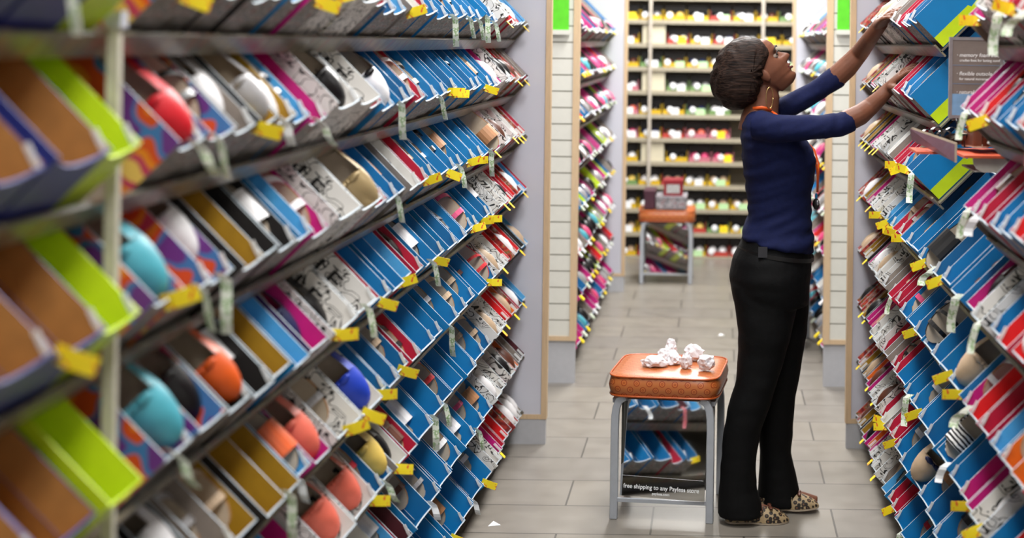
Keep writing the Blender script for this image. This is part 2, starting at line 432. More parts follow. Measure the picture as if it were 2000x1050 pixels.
# ------------------------------------------------------------------ racks
XL, XR = -.82, .645       # line of the tray feet on each side
YEND = 6.1
def tray_shelf(root, side, X, y0, y1, z, idx):
    F = frame(side, X, 0, z)
    mb = MB()
    a, b = (-y1, -y0) if side < 0 else (y0, y1)
    mb.box(-.006, .345, a, b, -.006, -.0015, M['steel'], F)
    sh = mb.build('shelf', root)
    lp = MB()
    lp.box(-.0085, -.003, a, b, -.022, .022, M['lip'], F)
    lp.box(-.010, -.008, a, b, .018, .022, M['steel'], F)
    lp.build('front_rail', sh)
    br = MB()
    yy = (-y1, -y1+.004) if side < 0 else (y1-.004, y1)
    br.add([F @ Vector(v) for v in [(-.006, yy[0], -.06), (-.006, yy[0], .1), (.34, yy[0], .1), (.34, yy[0], -.12),
                                     (-.006, yy[1], -.06), (-.006, yy[1], .1), (.34, yy[1], .1), (.34, yy[1], -.12)]],
           [(0, 1, 2, 3), (7, 6, 5, 4), (0, 4, 5, 1), (1, 5, 6, 2), (2, 6, 7, 3), (3, 7, 4, 0)], M['steel'])
    br.build('end_bracket', sh)
    return sh

def end_panel(root, side, edge, y, back, ztop=2.25, d=.03):
    x0, x1 = sorted((edge, back))
    MB().box(x0, x1, y, y+d, .105, ztop, M['panel']).build('end_panel', root)
    k = MB().box(x0+.0, x1, y-.004, y+d, 0, .1, M['kick']).build('kick_plate', root)
    t = MB()
    e0, e1 = (edge-.018, edge+.004) if side < 0 else (edge-.004, edge+.018)
    t.box(e0, e1, y-.007, y+d+.004, .1, ztop, M['wood'])
    t.box(x0, x1, y-.006, y-.0005, .1, .118, M['wood'])
    t.build('wood_trim', root)

def make_rack(side, X, y0, y1, edge, gaps, rname, label, breaks=()):
    root = tag(empty(rname, TR(0, 0, 0)), label, 'shelf rack')
    back = X+side*.335
    MB().box(*sorted((back, back+side*.02)), y0, y1, 0, 2.25, M['darksteel']).build('back_panel', root)
    MB().box(*sorted((X+side*.1, back)), y0, y1, 0, .03, M['kick']).build('base', root)
    for k, z in enumerate([1.592+.219]+ROWZ):
        segs = gaps.get(k-1, [(y0, y1)])
        for (a, b) in segs: tray_shelf(root, side, X, a, b, z, k)
    end_panel(root, side, edge, y1+.004, back+side*.02)
    return root

left_rack = make_rack(-1, XL, 1.0, YEND, -.66, {}, 'shoe_rack', 'long rack of slanted grey shoebox shelves filling the left side of the aisle')
GAP = (3.52, 4.4)
gseg = [(2.2, GAP[0]), (GAP[1], YEND)]
right_rack = make_rack(1, XR, 2.2, YEND, .535, {-1: gseg, 0: gseg, 1: gseg, 2: gseg}, 'shoe_rack', 'rack of slanted grey shoebox shelves on the right, beside the reaching woman')

# white upright in the left rack
pm = mat('cream_upright', '#c9c4b4', .4)
POSTY = 2.02
MB().box(-.80, -.784, POSTY-.007, POSTY+.007, 0, 1.62, pm).box(-.803, -.779, POSTY-.012, POSTY+.012, 1.61, 1.632, M['panel']).build('upright_post', left_rack)

def seq_left(D, row):
    r = R.random()
    if D < 1.9: return ('brown-lined navy', .16)
    if D < 2.03: return ('lime green', .125)
    if D < 2.42: return (('orange floral', .125) if r < .65 else ('black', .125))
    if D < 2.78: return (R.choice(['mustard', 'mustard', 'grey', 'black']), .115)
    if D < 2.88: return ('light blue', .1)
    if D < 3.06: return (R.choice(['magenta', 'purple-lined magenta']), .125)
    if D < 3.4: return ('white scroll-print', .2)
    if D < 3.48: return ('crimson', .11)
    if D < 3.84: return (R.choice(['blue', 'light blue', 'deep blue', 'white']), .125)
    if D < 4.06: return ('crimson' if row < 8 and r < .8 else 'dark maroon', .115)
    if D < 5.3: return ('blue' if r < .8 else 'deep blue', .16 if row < 4 else .19)
    if D < 5.52: return (('white scroll-print', .12) if r < .6 else ('magenta', .12))
    if D < 5.75: return (R.choice(['bright red', 'crimson', 'white scroll-print']), .115)
    if D < 5.9: return (R.choice(['bright red', 'light blue', 'orange-red', 'red floral']), .1)
    return (R.choice(['dark maroon', 'grey', 'crimson', 'black', 'light blue']), .1)
def seq_right(D, row):
    r = R.random()
    if D > 5.93: return ('red floral', .09)
    if D > 5.78: return ('mustard' if row > 0 else 'black', .1)
    if D > 5.5: return (R.choice(['magenta', 'magenta', 'bright red', 'orange-red']), .1)
    if D > 5.25: return ('white scroll-print', .12)
    if D > 5.0: return (R.choice(['crimson', 'light blue', 'white', 'grey']), .1)
    if D > 4.8: return ('crimson', .11)
    if D > 3.62: return ('blue' if r < .85 else 'deep blue', .15 if row < 4 else .175)
    if D > 3.4: return ('magenta' if row < 7 else 'blue', .11)
    if D > 3.2: return ('white scroll-print' if row > 4 else R.choice(['white scroll-print', 'crimson', 'bright red', 'magenta']), .12)
    if D > 3.02: return (R.choice(['blue', 'light blue', 'bright red']), .12)
    return (R.choice(['bright red', 'crimson', 'bright red', 'orange-red', 'light blue' if row > 4 else 'crimson']), .13)

blue_pool = [('sandal', 's_white'), ('sandal', 's_white'), ('sandal', 's_beige'), ('heeled sandal', 's_black'), ('sandal', 's_brown'), ('sandal', 's_red'), ('sandal', 's_black'), ('sandal', 's_pink'), ('slide', 's_white'), ('heeled sandal', 's_silver'), ('wedge', 's_tan')]
style_pool = [('sandal', 's_white'), ('sandal', 's_beige'), ('sandal', 's_black'), ('flat', 's_black'), ('heeled sandal', 's_black'), ('flat', 's_beige'), ('heeled sandal', 's_silver'),
              ('flat', 's_black'), ('slide', 's_black'), ('sandal', 's_black'), ('flat', 's_navy'), ('slide', 's_white'), ('sandal', 's_silver'), ('flat', 's_white'), ('wedge', 's_brown')]
FIXED = []   # filled below: (side,row,D,style,colour,accent,out,slide)
def near_match(side, row, D):
    for i, f in enumerate(FIXED):
        if f[0] == side and f[1] == row and abs(f[2]-D) < .12: return FIXED.pop(i)
    return None
FIXED += [(-1, 2, 3.15, 'flat', 's_gold', None, .07, -.015), (-1, 1, 3.0, 'flat', 's_black', None, .055, .0), (-1, 1, 3.45, 'flat', 's_white', 's_black', .05, .0),
          (-1, 4, 3.18, 'flat', 's_royal', None, .06, .0), (-1, 5, 3.45, 'flat', 's_yellow', None, .05, .0), (-1, 2, 5.05, 'wedge', 's_tan', 'cork', .07, -.02),
          (-1, 2, 2.1, 'flat', 's_teal', None, .05, 0), (-1, 1, 2.1, 'flat', 's_red', None, .045, 0), (-1, 3, 2.15, 'flat', 's_teal', None, .05, 0), (-1, 3, 2.3, 'flat', 's_orange', None, .06, 0),
          (-1, 5, 3.2, 'flat', 's_coral', None, .05, 0), (-1, 4, 2.75, 'slide', 's_orange', None, .05, 0), (-1, 4, 2.95, 'flat', 's_coral', None, .05, 0), (-1, 1, 2.5, 'flat', 's_silver', None, .06, 0),
          (-1, 5, 3.05, 'flat', 's_coral', None, .05, 0), (-1, 4, 5.2, 'heeled sandal', 's_red', None, .05, 0), (-1, 3, 4.7, 'sandal', 's_pink', None, .05, 0),
          (1, 4, 4.05, 'heeled sandal', 's_black', None, .06, 0), (1, 3, 3.95, 'slide', 's_black', None, .06, -.02), (1, 5, 3.75, 'wedge', 'zebra', 'zebra', .05, 0), (1, 6, 4.25, 'flat', 's_beige', 's_navy', .06, -.01),
          (1, 4, 3.5, 'flat', 's_beige', None, .06, 0), (1, 3, 2.85, 'flat', 's_white', None, .05, 0), (1, 6, 3.35, 'flat', 's_navy', None, .07, -.02)]

NB = 0
FAR = []   # the farthest boxes become one object, see the 300 limit
NEARMIN = {-1: 5.24, 1: 5.22}
REST = MB()
def fill(side, X, y0, y1, seqf, rname, gaps, skip=()):
    global NB
    sidew = 'left' if side < 0 else 'right'
    for row, z in enumerate(ROWZ):
        cells = []
        D = y1-.02
        while D > y0:
            inside = any(D-.05 > a and D < b for a, b in gaps.get(row, [(y0-1, y1+1)]))
            kind, w = seqf(D, row)
            w *= R.uniform(.95, 1.05)
            if not inside:
                # jump to the next stretch of shelf
                nb = [b for a, b in gaps.get(row, []) if b < D]
                if not nb: break
                D = max(nb)-.005; continue
            a_in = [a for a, b in gaps.get(row, [(y0-1, y1+1)]) if a < D <= b+.01]
            if a_in and D-w < max(a_in): D = D-w; continue
            if side < 0 and D-w < POSTY+.014 and D > POSTY-.014:
                D = POSTY-.014; continue
            cells.append((D-w/2, w, kind)); D -= w
        n = 0
        for (Y, w, kind) in cells:
            n += 1
            h = H_BOX*(R.uniform(.92, 1.1) if kind != 'white scroll-print' else 1.2)
            u = R.uniform(.0005, .012)
            F = frame(side, X, Y, z) @ TR(u, 0, 0)
            p = F @ Vector((0, 0, h)); px = to_px(p)
            pb = to_px(F @ Vector((L_BOX, 0, h)))
            if px[1] > 1110 and pb[1] > 1075: continue
            if side < 0 and px[0] < -60: continue
            if side > 0 and px[0] > 2050: continue
            F = F @ RT(R.uniform(-1, 1)*.012, 'Z')
            wq = math.floor((w-.006)/.01)*.01
            if D_CUT(side, Y, row):
                w_, o_, f_, e_ = KIND[kind]
                tray(REST, L_BOX, wq, h, M[w_], M[o_], M[f_], M[e_], M['rim'], F)
                yy = -(1 if side < 0 else -1)*(wq/2-.01)
                if R.random() < .6: REST.box(.0, .035, yy-.001, yy+.001, h-.012, h-.004, M['tagw'], F)
                r = R.random()
                if r < .3: REST.box(-.03, .004, -.02, .004, h-.02, h-.019, M['tagy'], F)
                elif r < .6: REST.ell((.06, yy*.3, h*.8), (.06, .02, .035), R.choice([M['s_black'], M['s_white'], M['s_beige'], M['s_brown']]), 10, 6, T=F)
                continue
            o = link('shoebox', tray_mesh(kind, wq, h), None, F); NB += 1
            tag(o, '%s open shoebox, %s from the white end panel, %s shelf of the %s rack' % (kind, NTH[n-1], ORD[row], sidew), 'shoebox', 'shoeboxes on the %s rack' % sidew)
            near = 1 if side < 0 else -1
            hq = round(h/.006)*.006
            # tabs and tags, parts of the box
            if R.random() < (.8 if 'blue' in kind else .55):
                link('size_tab', tab_me, o, TR(.0, -near*(wq/2-.006), hq-.008) @ RT(-.35, 'Y') @ RT(PI/2*near, 'X') @ RT(0, 'Y'))
            r = R.random()
            if side > 0 and row < 2 and 4.6 < Y < 5.4: r = 1   # clear where the hands reach in
            if r < .22:
                link('price_tag', R.choice(price_mes), o, TR(-.002, R.uniform(-.3, .3)*wq, hq-.018) @ RT(R.uniform(-.35, .35), 'Z'))
            elif r < .38:
                me = slip_me[2] if kind in ('crimson', 'dark maroon') else slip_me[R.choice([0, 0, 1, 3, 4])]
                link('paper_slip', me, o, TR(-.002, R.uniform(-.3, .3)*wq, hq-.014) @ RT(R.uniform(-.25, .25), 'X'))
            if kind == 'white scroll-print' and p[1] < 4.2:
                for s2, ny in ((1, -near*(wq/2-.005)),):
                    rotm = TR(.255, ny, hq*.42) @ RT(PI/2*near, 'X') @ (RT(PI, 'Z') if near < 0 else Matrix.Identity(4))
                    T2 = TR(.05 if near < 0 else .24, ny+near*.0065, .02 if near > 0 else .02) @ (RT(PI, 'Z') @ RT(PI/2, 'X') if near > 0 else RT(PI/2, 'X'))
                    T2 = T2 @ TR(0, .062, 0)
                    link('lettering', SOLE_ME, o, T2)
            # the shoe lying in it
            f = near_match(side, row, Y)
            if f: st, co, ac, out, sl = f[3], f[4], f[5], f[6], f[7]
            else:
                pr = .44 if kind in ('blue', 'deep blue') else .5
                if R.random() > pr: continue
                st, co = R.choice(blue_pool if 'blue' in kind else style_pool); ac = None
                if kind in ('brown-lined navy', 'lime green'): continue
                out = R.uniform(.012, .03)+(.008 if 'blue' not in kind else 0); sl = 0
            ang = -near*R.uniform(1.2, 1.5)
            # stand the shoe on its edge against the far wall
            T = F @ TR(.012+sl+R.uniform(0, .04)*(0 if f else 1), -near*(wq/2-.014), .043+out) @ RT(ang, 'X')
            sc = .9 if w < .12 else 1
            T = T @ Matrix.Scale(sc, 4)
            cw = CN[co]
            make_shoe(st, co, T, '%s %s in the %s box from the end panel, %s shelf, %s rack' % (cw, 'sandal' if st == 'slide' else st+(' shoe' if st in ('flat', 'pump', 'wedge') else ''), NTH[n-1], ORD[row], sidew), 'shoes in the boxes of the %s rack' % sidew, ac)

cu = text_mesh('SOLE', .052, mat('lettering_black', '#161414', .5), 'lettering', None, Matrix.Identity(4), width=.16)
SOLE_ME = cu.data; bpy.data.objects.remove(cu)
def D_CUT(side, Y, row): return Y > NEARMIN[side]
fill(-1, XL, 1.3, YEND, seq_left, 'l', {})
fill(1, XR, 2.3, YEND, seq_right, 'r', {0: gseg, 1: gseg, 2: gseg})
tag(REST.build('shoeboxes'), 'mixed shoeboxes crowding the farthest ends of both racks by the white end panels', 'shoeboxes', kind='stuff')
print('BOXES', NB, 'unplaced fixed shoes', FIXED)

# lime stripe labels on the outer sides of the last blue boxes before the gap
def lime_side():
    for row in (0, 1, 2):
        best = None
        for o in COL.objects:
            if o.name.startswith('shoebox') and o.parent is None and 'right rack' in o.get('label', '') and (ORD[row]+' shelf') in o['label']:
                y = o.location.y
                if y > GAP[1] and (best is None or y < best.location.y): best = o
        if best is None: continue
        xs = [v.co.y for v in best.data.vertices]
        y = min(xs)-.0008
        h = max(v.co.z for v in best.data.vertices)
        mb = MB()
        pts = [(.0, 0), (.2, 0), (.2, .012), (.17, .02), (.165, .03), (.14, .026), (.135, .036), (.0, .036)]
        mb.add([(a, y, b+.002) for a, b in pts]+[(a, y+.0006, b+.002) for a, b in pts], [tuple(range(8)), tuple(reversed(range(8, 16)))], M['lime'])
        mb.build('lime_stripe', best)
        best['label'] = 'blue shoebox with a lime side stripe, nearest far-section box, %s shelf, right rack' % ORD[row]
lime_side()

# ------------------------------------------------------------------ far racks (one stuff object of boxes each)
def far_rack(side, X, y0, y1, edge, slat_edge, label, boxlabel, kinds, pitch):
    root = tag(empty('shoe_rack', TR(0, 0, 0)), label, 'shelf rack')
    back = X+side*.335
    MB().box(*sorted((back, back+side*.02)), y0, y1, 0, 2.25, M['darksteel']).build('back_panel', root)
    for z in ROWZ: 
        tray_shelf(root, side, X, y0+.04, y1, z-.0, 0)
    end_panel(root, side, edge, y1+.004, back)
    # slatwall end facing the viewer
    x0, x1 = sorted((slat_edge, back))
    sw = MB().box(x0, x1, y0, y0+.03, .21, 2.25, M['groove']).build('slatwall', root)
    z = .222
    while z < 2.2:
        MB()
        z += .0765
    sl = MB(); z = .222; i = 0
    while z < 2.2:
        sl.box(x0+.004, x1-.004, y0-.008, y0+.002, z, z+.0715, M['slat']); z += .0765
    sl.build('slat_face', sw)
    t = MB()
    e = (slat_edge-.004, slat_edge+.026) if side > 0 else (slat_edge-.026, slat_edge+.004)
    t.box(e[0], e[1], y0-.014, y0+.034, .2, 2.25, M['wood']); t.box(x0, x1, y0-.012, y0+.0, .2, .222, M['wood'])
    t.build('wood_trim', root)
    MB().box(x0, x1, y0, y0+.03, 0, .2, M['kick']).build('kick_plate', root)
    mb = MB()
    for z in ROWZ:
        D = y1-.02
        while D > y0+.25:
            w = pitch*R.uniform(.85, 1.15); kd = R.choice(kinds)
            a, o_, f, e_ = KIND.get(kd, KIND['blue'])
            F = frame(side, X, D-w/2, z) @ TR(R.uniform(.001, .012), 0, 0)
            tray(mb, L_BOX, w-.006, H_BOX*R.uniform(.85, 1.03), M[a], M[o_], M[f], M[e_], M['rim'], F)
            if R.random() < .5:
                c = M[R.choice(['s_teal', 's_pink', 's_black', 's_white', 's_black', 's_silver'])]
                mb.ell((.05, 0, .095), (.05, .022, .028), c, 10, 6, T=F)
            if R.random() < .6:
                c = M[R.choice(['tagw', 'tagg', 'tagy', 'tagw'])]
                mb.box(-.022, .012, -.02, .012, H_BOX-.02, H_BOX-.012, c, F)
            D -= w
    o = mb.build('shoeboxes')
    tag(o, boxlabel, 'shoeboxes', kind='stuff')
    return root
far_rack(-1, -.715, 7.2, 9.85, -.575, -.645, 'far left shoe rack ending in a cream slatwall panel', 'blurred pink, dark and teal shoeboxes on the far left rack',
         ['magenta', 'grey', 'black', 'purple-lined magenta', 'lime green', 'dark maroon', 'deep blue', 'magenta', 'grey', 'bright red'], .17)
far_rack(1, .6, 7.2, 9.85, .49, .52, 'far right shoe rack ending in a cream slatwall panel', 'blurred blue, red and white shoeboxes on the far right rack',
         ['bright red', 'blue', 'white', 'grey', 'magenta', 'blue', 'white', 'grey'], .19)
for sx, lab, xa, xb in ((-1, 'left', 1078, 1111), (1, 'right', 1635, 1659)):
    a = at(xa, 58, 7.17); b = at(xb, 58, 7.17)
    r = tag(empty('green_sign', TR((a.x+b.x)/2, 7.17, a.z)), 'lime green sign sheet in a holder on the %s slatwall' % lab, 'sign')
    w = (b.x-a.x)/2
    MB().box(-w, w, 0, .004, 0, .3, M['green']).build('sign_sheet', r)
    MB().box(-w-.006, w+.006, -.012, .01, -.022, 0, M['slat']).build('holder', r)

# ------------------------------------------------------------------ back wall shelves
shelfm = mat('taupe_shelf', '#a39a86', .5, var=.08)
ywall = 11.45
bw = tag(empty('wall_shelving', TR(0, 0, 0)), 'far wall shelving full of blurred shoes in yellow trays', 'shelving')
MB().box(-1.3, 1.3, ywall+.25, ywall+.27, 0, 2.3, mat('shelving_back', '#7d7462', .7)).build('back_panel', bw)
BZ = [1.945-.1755*k for k in range(12)]
for z in BZ:
    s = MB().box(-1.3, 1.3, ywall-.02, ywall+.25, z-.012, z, shelfm).build('shelf', bw)
    MB().box(-1.3, 1.3, ywall-.026, ywall-.02, z-.03, z+.002, shelfm).build('front_edge', s)
for px in (1271, 1490):
    x = (px-CX)*ywall/FPX
    MB().box(x-.012, x+.012, ywall-.05, ywall-.027, 0, 2.3, mat('pale_post', '#b6ada0', .4)).build('upright_post', bw)
MB().box(-1.3, 1.3, ywall, ywall+.25, 0, .012, M['dark']).build('base', bw)
yt = {'yellow': mat('tray_yellow', '#c9a414', .5), 'red': mat('tray_red', '#b03a30', .5), 'green': mat('tray_green', '#6a8a50', .5), 'pink': mat('tray_pink', '#b86a78', .5)}
_tm = {}
def tray_small(c):
    if c not in _tm:
        mb = MB(); m = yt[c]
        mb.box(-.08, .08, -.01, -.004, .002, .034, m).box(-.08, .08, -.01, .18, 0, .004, m).box(-.08, -.077, -.01, .18, 0, .075, m).box(.077, .08, -.01, .18, 0, .075, m).box(-.08, .08, .1, .104, 0, .12, M['dark'])
        _tm[c] = mb.mesh('display_tray')
    return _tm[c]
tg = MB(); tg.ell((0, 0, 0), (.024, .004, .024), M['tagw'], 12, 8); tagr = tg.mesh('round_tag')
tg = MB().box(-.035, .035, -.003, 0, -.03, .02, mat('tag_pale_green', '#b9dfa8', .5)); tagq = tg.mesh('paper_tag')
tg = MB().box(-.03, .03, -.003, 0, -.025, .025, M['tagw']); tagq2 = tg.mesh('paper_tag')
tg = MB().box(-.03, .03, -.003, 0, -.03, .03, M['tagy']); tagq3 = tg.mesh('paper_tag')
blank = mat('blank_panel', '#cfc7ae', .6, var=.03)
def blob_shoe(col):
    key = ('blob', col)
    if key not in _sc:
        mb = MB(); rings = []
        for t in TS:
            w = max(.004, halfw(t)*.85); hgt = .03+.03*math.sin(PI*min(1, t*1.6+.1)) if t < .5 else .05+.02*t
            if t in (0, 1): hgt = .02
            rings.append([(w*math.cos(2*PI*k/10), t*.2, hgt*.5+hgt*.5*math.sin(2*PI*k/10)) for k in range(10)])
        mb.loft(rings, M[col]); _sc[key] = mb.mesh('shoe')
    return _sc[key]
RB = random.Random(3)
for k, z in enumerate(BZ[1:]):
    x = -.66; n = 0
    xmax = .6 if k < 3 else (.18 if z > .4 else .26)
    while x < xmax:
        n += 1
        px = to_px((x, ywall, z))[0]
        if (k in (1, 3) and n == 2) or (k == 6 and n == 2):
            o = MB().box(-.085, .085, 0, .006, 0, .14, blank).build('blank_card', None, TR(x+.02, ywall+.0, z+.001))
            tag(o, 'blank cream card filling a slot on the %s shelf of the far wall' % NTH[k], 'card'); x += .2; continue
        pink = (k in (3, 4, 5) and n == 1) or (k in (5, 6) and x > -.15)
        c = 'pink' if pink else RB.choice(['yellow']*5+['green', 'red'])
        o = link('display_tray', tray_small(c), None, TR(x, ywall, z+.001))
        tag(o, '%s shoe tray, %s from the left on the %s shelf of the far wall' % (c, NTH[n-1], NTH[k]), 'tray', 'shoe trays on the far wall')
        link('round_tag', tagr, o, TR(RB.uniform(-.05, .0), -.014, .035))
        if RB.random() < .75: link('paper_tag', RB.choice([tagq, tagq2, tagq2, tagq3]), o, TR(RB.uniform(.0, .045), -.015, .025))
        col = R.choice(['s_coral', 's_pink', 's_white']) if pink else RB.choice(['s_black', 's_black', 's_black', 's_white', 's_silver', 's_navy', 's_brown', 's_yellow', 's_purple' if k == 4 else 's_white'])
        if k > 5 and not pink: col = RB.choice(['s_white', 's_white', 's_yellow', 's_black', 's_beige', 's_silver'])
        for s, wd in ((-1, 'left'), (1, 'right')):
            sh = link('shoe', blob_shoe(col), None, TR(x+s*.037, ywall+.0, z+.006) @ RT(.0, 'X'))
            tag(sh, '%s %s shoe in the %s tray of the far wall\'s %s shelf' % (CN[col], wd, NTH[n-1], NTH[k]), 'shoe', 'shoes on the far wall')
        x += .172

# ------------------------------------------------------------------ stools
def circle_mat():
    m = bpy.data.materials.new('orange_vinyl_circles'); m.use_nodes = True
    nt = m.node_tree; b = nt.nodes['Principled BSDF']; b.inputs['Roughness'].default_value = .33
    tc = nt.nodes.new('ShaderNodeTexCoord')
    def math_(op, a, bb=None):
        n = nt.nodes.new('ShaderNodeMath'); n.operation = op
        for i, v in enumerate((a, bb)):
            if v is None: continue
            if isinstance(v, (int, float)): n.inputs[i].default_value = v
            else: nt.links.new(v, n.inputs[i])
        return n.outputs[0]
    sp = nt.nodes.new('ShaderNodeSeparateXYZ'); nt.links.new(tc.outputs['Object'], sp.inputs[0])
    nrm = nt.nodes.new('ShaderNodeSeparateXYZ'); gn = nt.nodes.new('ShaderNodeNewGeometry')
    nt.links.new(tc.outputs['Normal'], nrm.inputs[0])
    nz = math_('GREATER_THAN', math_('ABSOLUTE', nrm.outputs['Z']), .6)
    nx = math_('MULTIPLY', math_('GREATER_THAN', math_('ABSOLUTE', nrm.outputs['X']), .7), math_('SUBTRACT', 1, nz))
    u = math_('ADD', math_('MULTIPLY', sp.outputs['X'], math_('SUBTRACT', 1, nx)), math_('MULTIPLY', sp.outputs['Y'], nx))
    v = math_('ADD', math_('MULTIPLY', sp.outputs['Y'], nz), math_('MULTIPLY', sp.outputs['Z'], math_('SUBTRACT', 1, nz)))
    S = .043
    vr = math_('DIVIDE', v, S*.5)
    rowi = math_('FLOOR', vr)
    shift = math_('MULTIPLY', math_('MODULO', math_('ABSOLUTE', rowi), 2), .5)
    uu = math_('SUBTRACT', math_('FRACT', math_('ADD', math_('DIVIDE', u, S), shift)), .5)
    vv = math_('MULTIPLY', math_('SUBTRACT', math_('FRACT', vr), .5), .5)
    d = math_('SQRT', math_('ADD', math_('MULTIPLY', uu, uu), math_('MULTIPLY', vv, vv)))
    r = nt.nodes.new('ShaderNodeValToRGB'); r.color_ramp.interpolation = 'CONSTANT'
    st = [(0, '#b8622c'), (.06, '#963c18'), (.1, '#c8743c'), (.17, '#963c18'), (.24, '#b86a38')]
    el = r.color_ramp.elements
    while len(el) < len(st): el.new(.5)
    for e, (p, c) in zip(el, st): e.position = p; e.color = lin(c)
    nt.links.new(d, r.inputs[0]); nt.links.new(r.outputs[0], b.inputs['Base Color'])
    return m
vin = circle_mat()
pip = mat('orange_piping', '#b85624', .35)
frm = mat('silver_painted_steel', '#aeb3bb', .38, .15, var=.04)
mirm = bpy.data.materials.new('mirror'); mirm.use_nodes = True
bb = mirm.node_tree.nodes['Principled BSDF']; bb.inputs['Metallic'].default_value = 1; bb.inputs['Roughness'].default_value = .03; bb.inputs['Base Color'].default_value = (.85, .87, .88, 1)
_n = mirm.node_tree.nodes.new('ShaderNodeTexNoise'); _n.inputs['Scale'].default_value = 2; _n.inputs['Detail'].default_value = 0
_b = mirm.node_tree.nodes.new('ShaderNodeBump'); _b.inputs['Strength'].default_value = .03; _b.inputs['Distance'].default_value = .01
mirm.node_tree.links.new(_n.outputs[0], _b.inputs['Height']); mirm.node_tree.links.new(_b.outputs[0], bb.inputs['Normal'])
brown = mat('stool_apron', '#4c2f22', .6)

def cushion_mesh(w, d, z0, z1, m):
    mb = MB(); rings = []; N = 48
    def ring(z, ins, sq=6):
        out = []
        for k in range(N):
            a = 2*PI*(k+.5)/N; c, s = math.cos(a), math.sin(a)
            e = 2/sq
            out.append(((w/2-ins)*math.copysign(abs(c)**e, c), (d/2-ins)*math.copysign(abs(s)**e, s), z))
        return out
    prof = [(z0, .02), (z0, .004), (z0+.004, .0), (z0+.02, -.005), ((z0+z1)/2, -.007), (z1-.02, -.004), (z1-.004, .0), (z1, .004), (z1+.004, .03), (z1+.007, .07), (z1+.009, .12), (z1+.01, .17)]
    for z, i in prof: rings.append(ring(z, min(i, w/2-.004), 7 if i < .05 else 5))
    mb.loft(rings, m)
    p2 = MB()
    for z in (z1-.001, z0+.002):
        r_ = ring(z, -.0015, 7); p2.tube([Vector(p) for p in r_+[r_[0]]], .0035, pip, 6)
    return mb, p2
def make_stool(T, label, text=True):
    r = tag(empty('fitting_stool', T), label, 'stool')
    w, d = .37, .385
    c, p = cushion_mesh(w, d, .415, .482, vin)
    co = c.build('cushion', r); p.build('piping', co)
    MB().box(-.15, .15, -.155, .155, .4, .419, brown).build('apron', r)
    for sy in (-1, 1):
        for sx in (-1, 1):
            path = [(-.162*-sx, 0), (-.162*-sx, .3), (.161*sx, .345), (.157*sx, .375), (.148*sx, .398), (.128*sx, .412)]
            mb = MB(); rings = []
            pts = [Vector((x, z)) for x, z in path]
            for i, pt in enumerate(pts):
                dd = (pts[min(i+1, 5)]-pts[max(i-1, 0)]).normalized(); nn = Vector((dd.y, -dd.x))*.0125
                y0_, y1_ = sy*.168-.013, sy*.168+.013
                rings.append([(pt.x-nn.x, y0_, pt.y-nn.y), (pt.x+nn.x, y0_, pt.y+nn.y), (pt.x+nn.x, y1_, pt.y+nn.y), (pt.x-nn.x, y1_, pt.y-nn.y)])
            mb.loft(rings, frm, smooth=False)
            bevel(mb.build('leg', r), .003)
    for sx in (-1, 1):
        MB().box(sx*.162-.012, sx*.162+.012, -.15, .15, .385, .4, frm).build('side_rail', r)
        MB().box(sx*.14-.004, sx*.14+.004, -.14, .14, .1, .385, mat('dark_side_panel', '#33332f', .5)).build('side_panel', r)
    MB().box(-.15, .15, -.174, -.162, .058, .07, frm).build('cross_bar', r)
    # leaning mirror
    ml = empty('mirror_panel', TR(0, -.166, .071) @ RT(math.radians(-6), 'X')); ml.parent = r
    bpy.data.objects.remove(ml)
    MT = TR(0, -.168, .0735) @ RT(math.radians(-6.5), 'Z') @ RT(math.radians(-6.5), 'X')
    mi = MB().box(-.146, .146, 0, .004, 0, .325, mirm).build('mirror', r, MT)
    if text:
        wt = mat('white_print', '#eef0f2', .5)
        text_mesh('free shipping to any Payless store', .02, wt, 'lettering', mi, TR(-.135, -.0006, .027) @ RT(PI/2, 'X'), width=.262)
        text_mesh('payless.com', .012, wt, 'lettering', mi, TR(-.035, -.0006, .01) @ RT(PI/2, 'X'), width=.06)
        MB().box(-.14, .14, -.0006, -.0001, .067, .0677, wt).build('print_line', mi)
    return r
STOOL = TR(-.146, 5.315, 0) @ RT(math.radians(-6), 'Z')
make_stool(STOOL, 'orange cushioned stool with mirror front and crumpled tissue on top')
p = at(1300, 556, 10.2)
S2 = TR(p.x, 10.38, 0)
make_stool(S2, 'far orange stool in front of the back wall with shoeboxes on it', False)
p = at(1515, 680, 8.1)
make_stool(TR(p.x, 8.25, 0) @ RT(math.radians(-8), 'Z'), 'stool standing behind the woman, mostly hidden by her legs', False)
# boxes on the far stool
def stool_box(name, x, w, h, d, m1, lab, zz=.494, front=None, yy=0):
    r = empty(name, TR(p2x+x, 10.36+yy, zz)); tag(r, lab, 'shoebox')
    MB().box(-w/2, w/2, -d/2, d/2, 0, h*.8, m1).build('box_base', r)
    MB().box(-w/2-.003, w/2+.003, -d/2-.003, d/2+.003, h*.78, h, front or m1).build('box_lid', r)
    return r
p2x = S2.translation.x
p = at(1308, 398, 10.2)
spk = ramp_mat('speckled_grey', [(0, '#77757a'), (.5, '#a3a1a6'), (.6, '#7a5055')], .6, 50)
stool_box('shoebox', .03, .2, .085, .3, spk, 'grey speckled shoebox lying on the far stool')
r = stool_box('shoebox', .04, .125, .105, .2, mat('dark_red_card', '#8a1c28', .5), 'dark red shoebox with a shoe picture on the grey box', .58)
MB().box(-.045, .045, -.1045, -.1035, .018, .075, M['zebra']).build('front_label', r)
stool_box('shoebox', -.115, .07, .12, .28, mat('plum_card', '#452030', .5), 'dark plum shoebox standing at the left of the far stool')

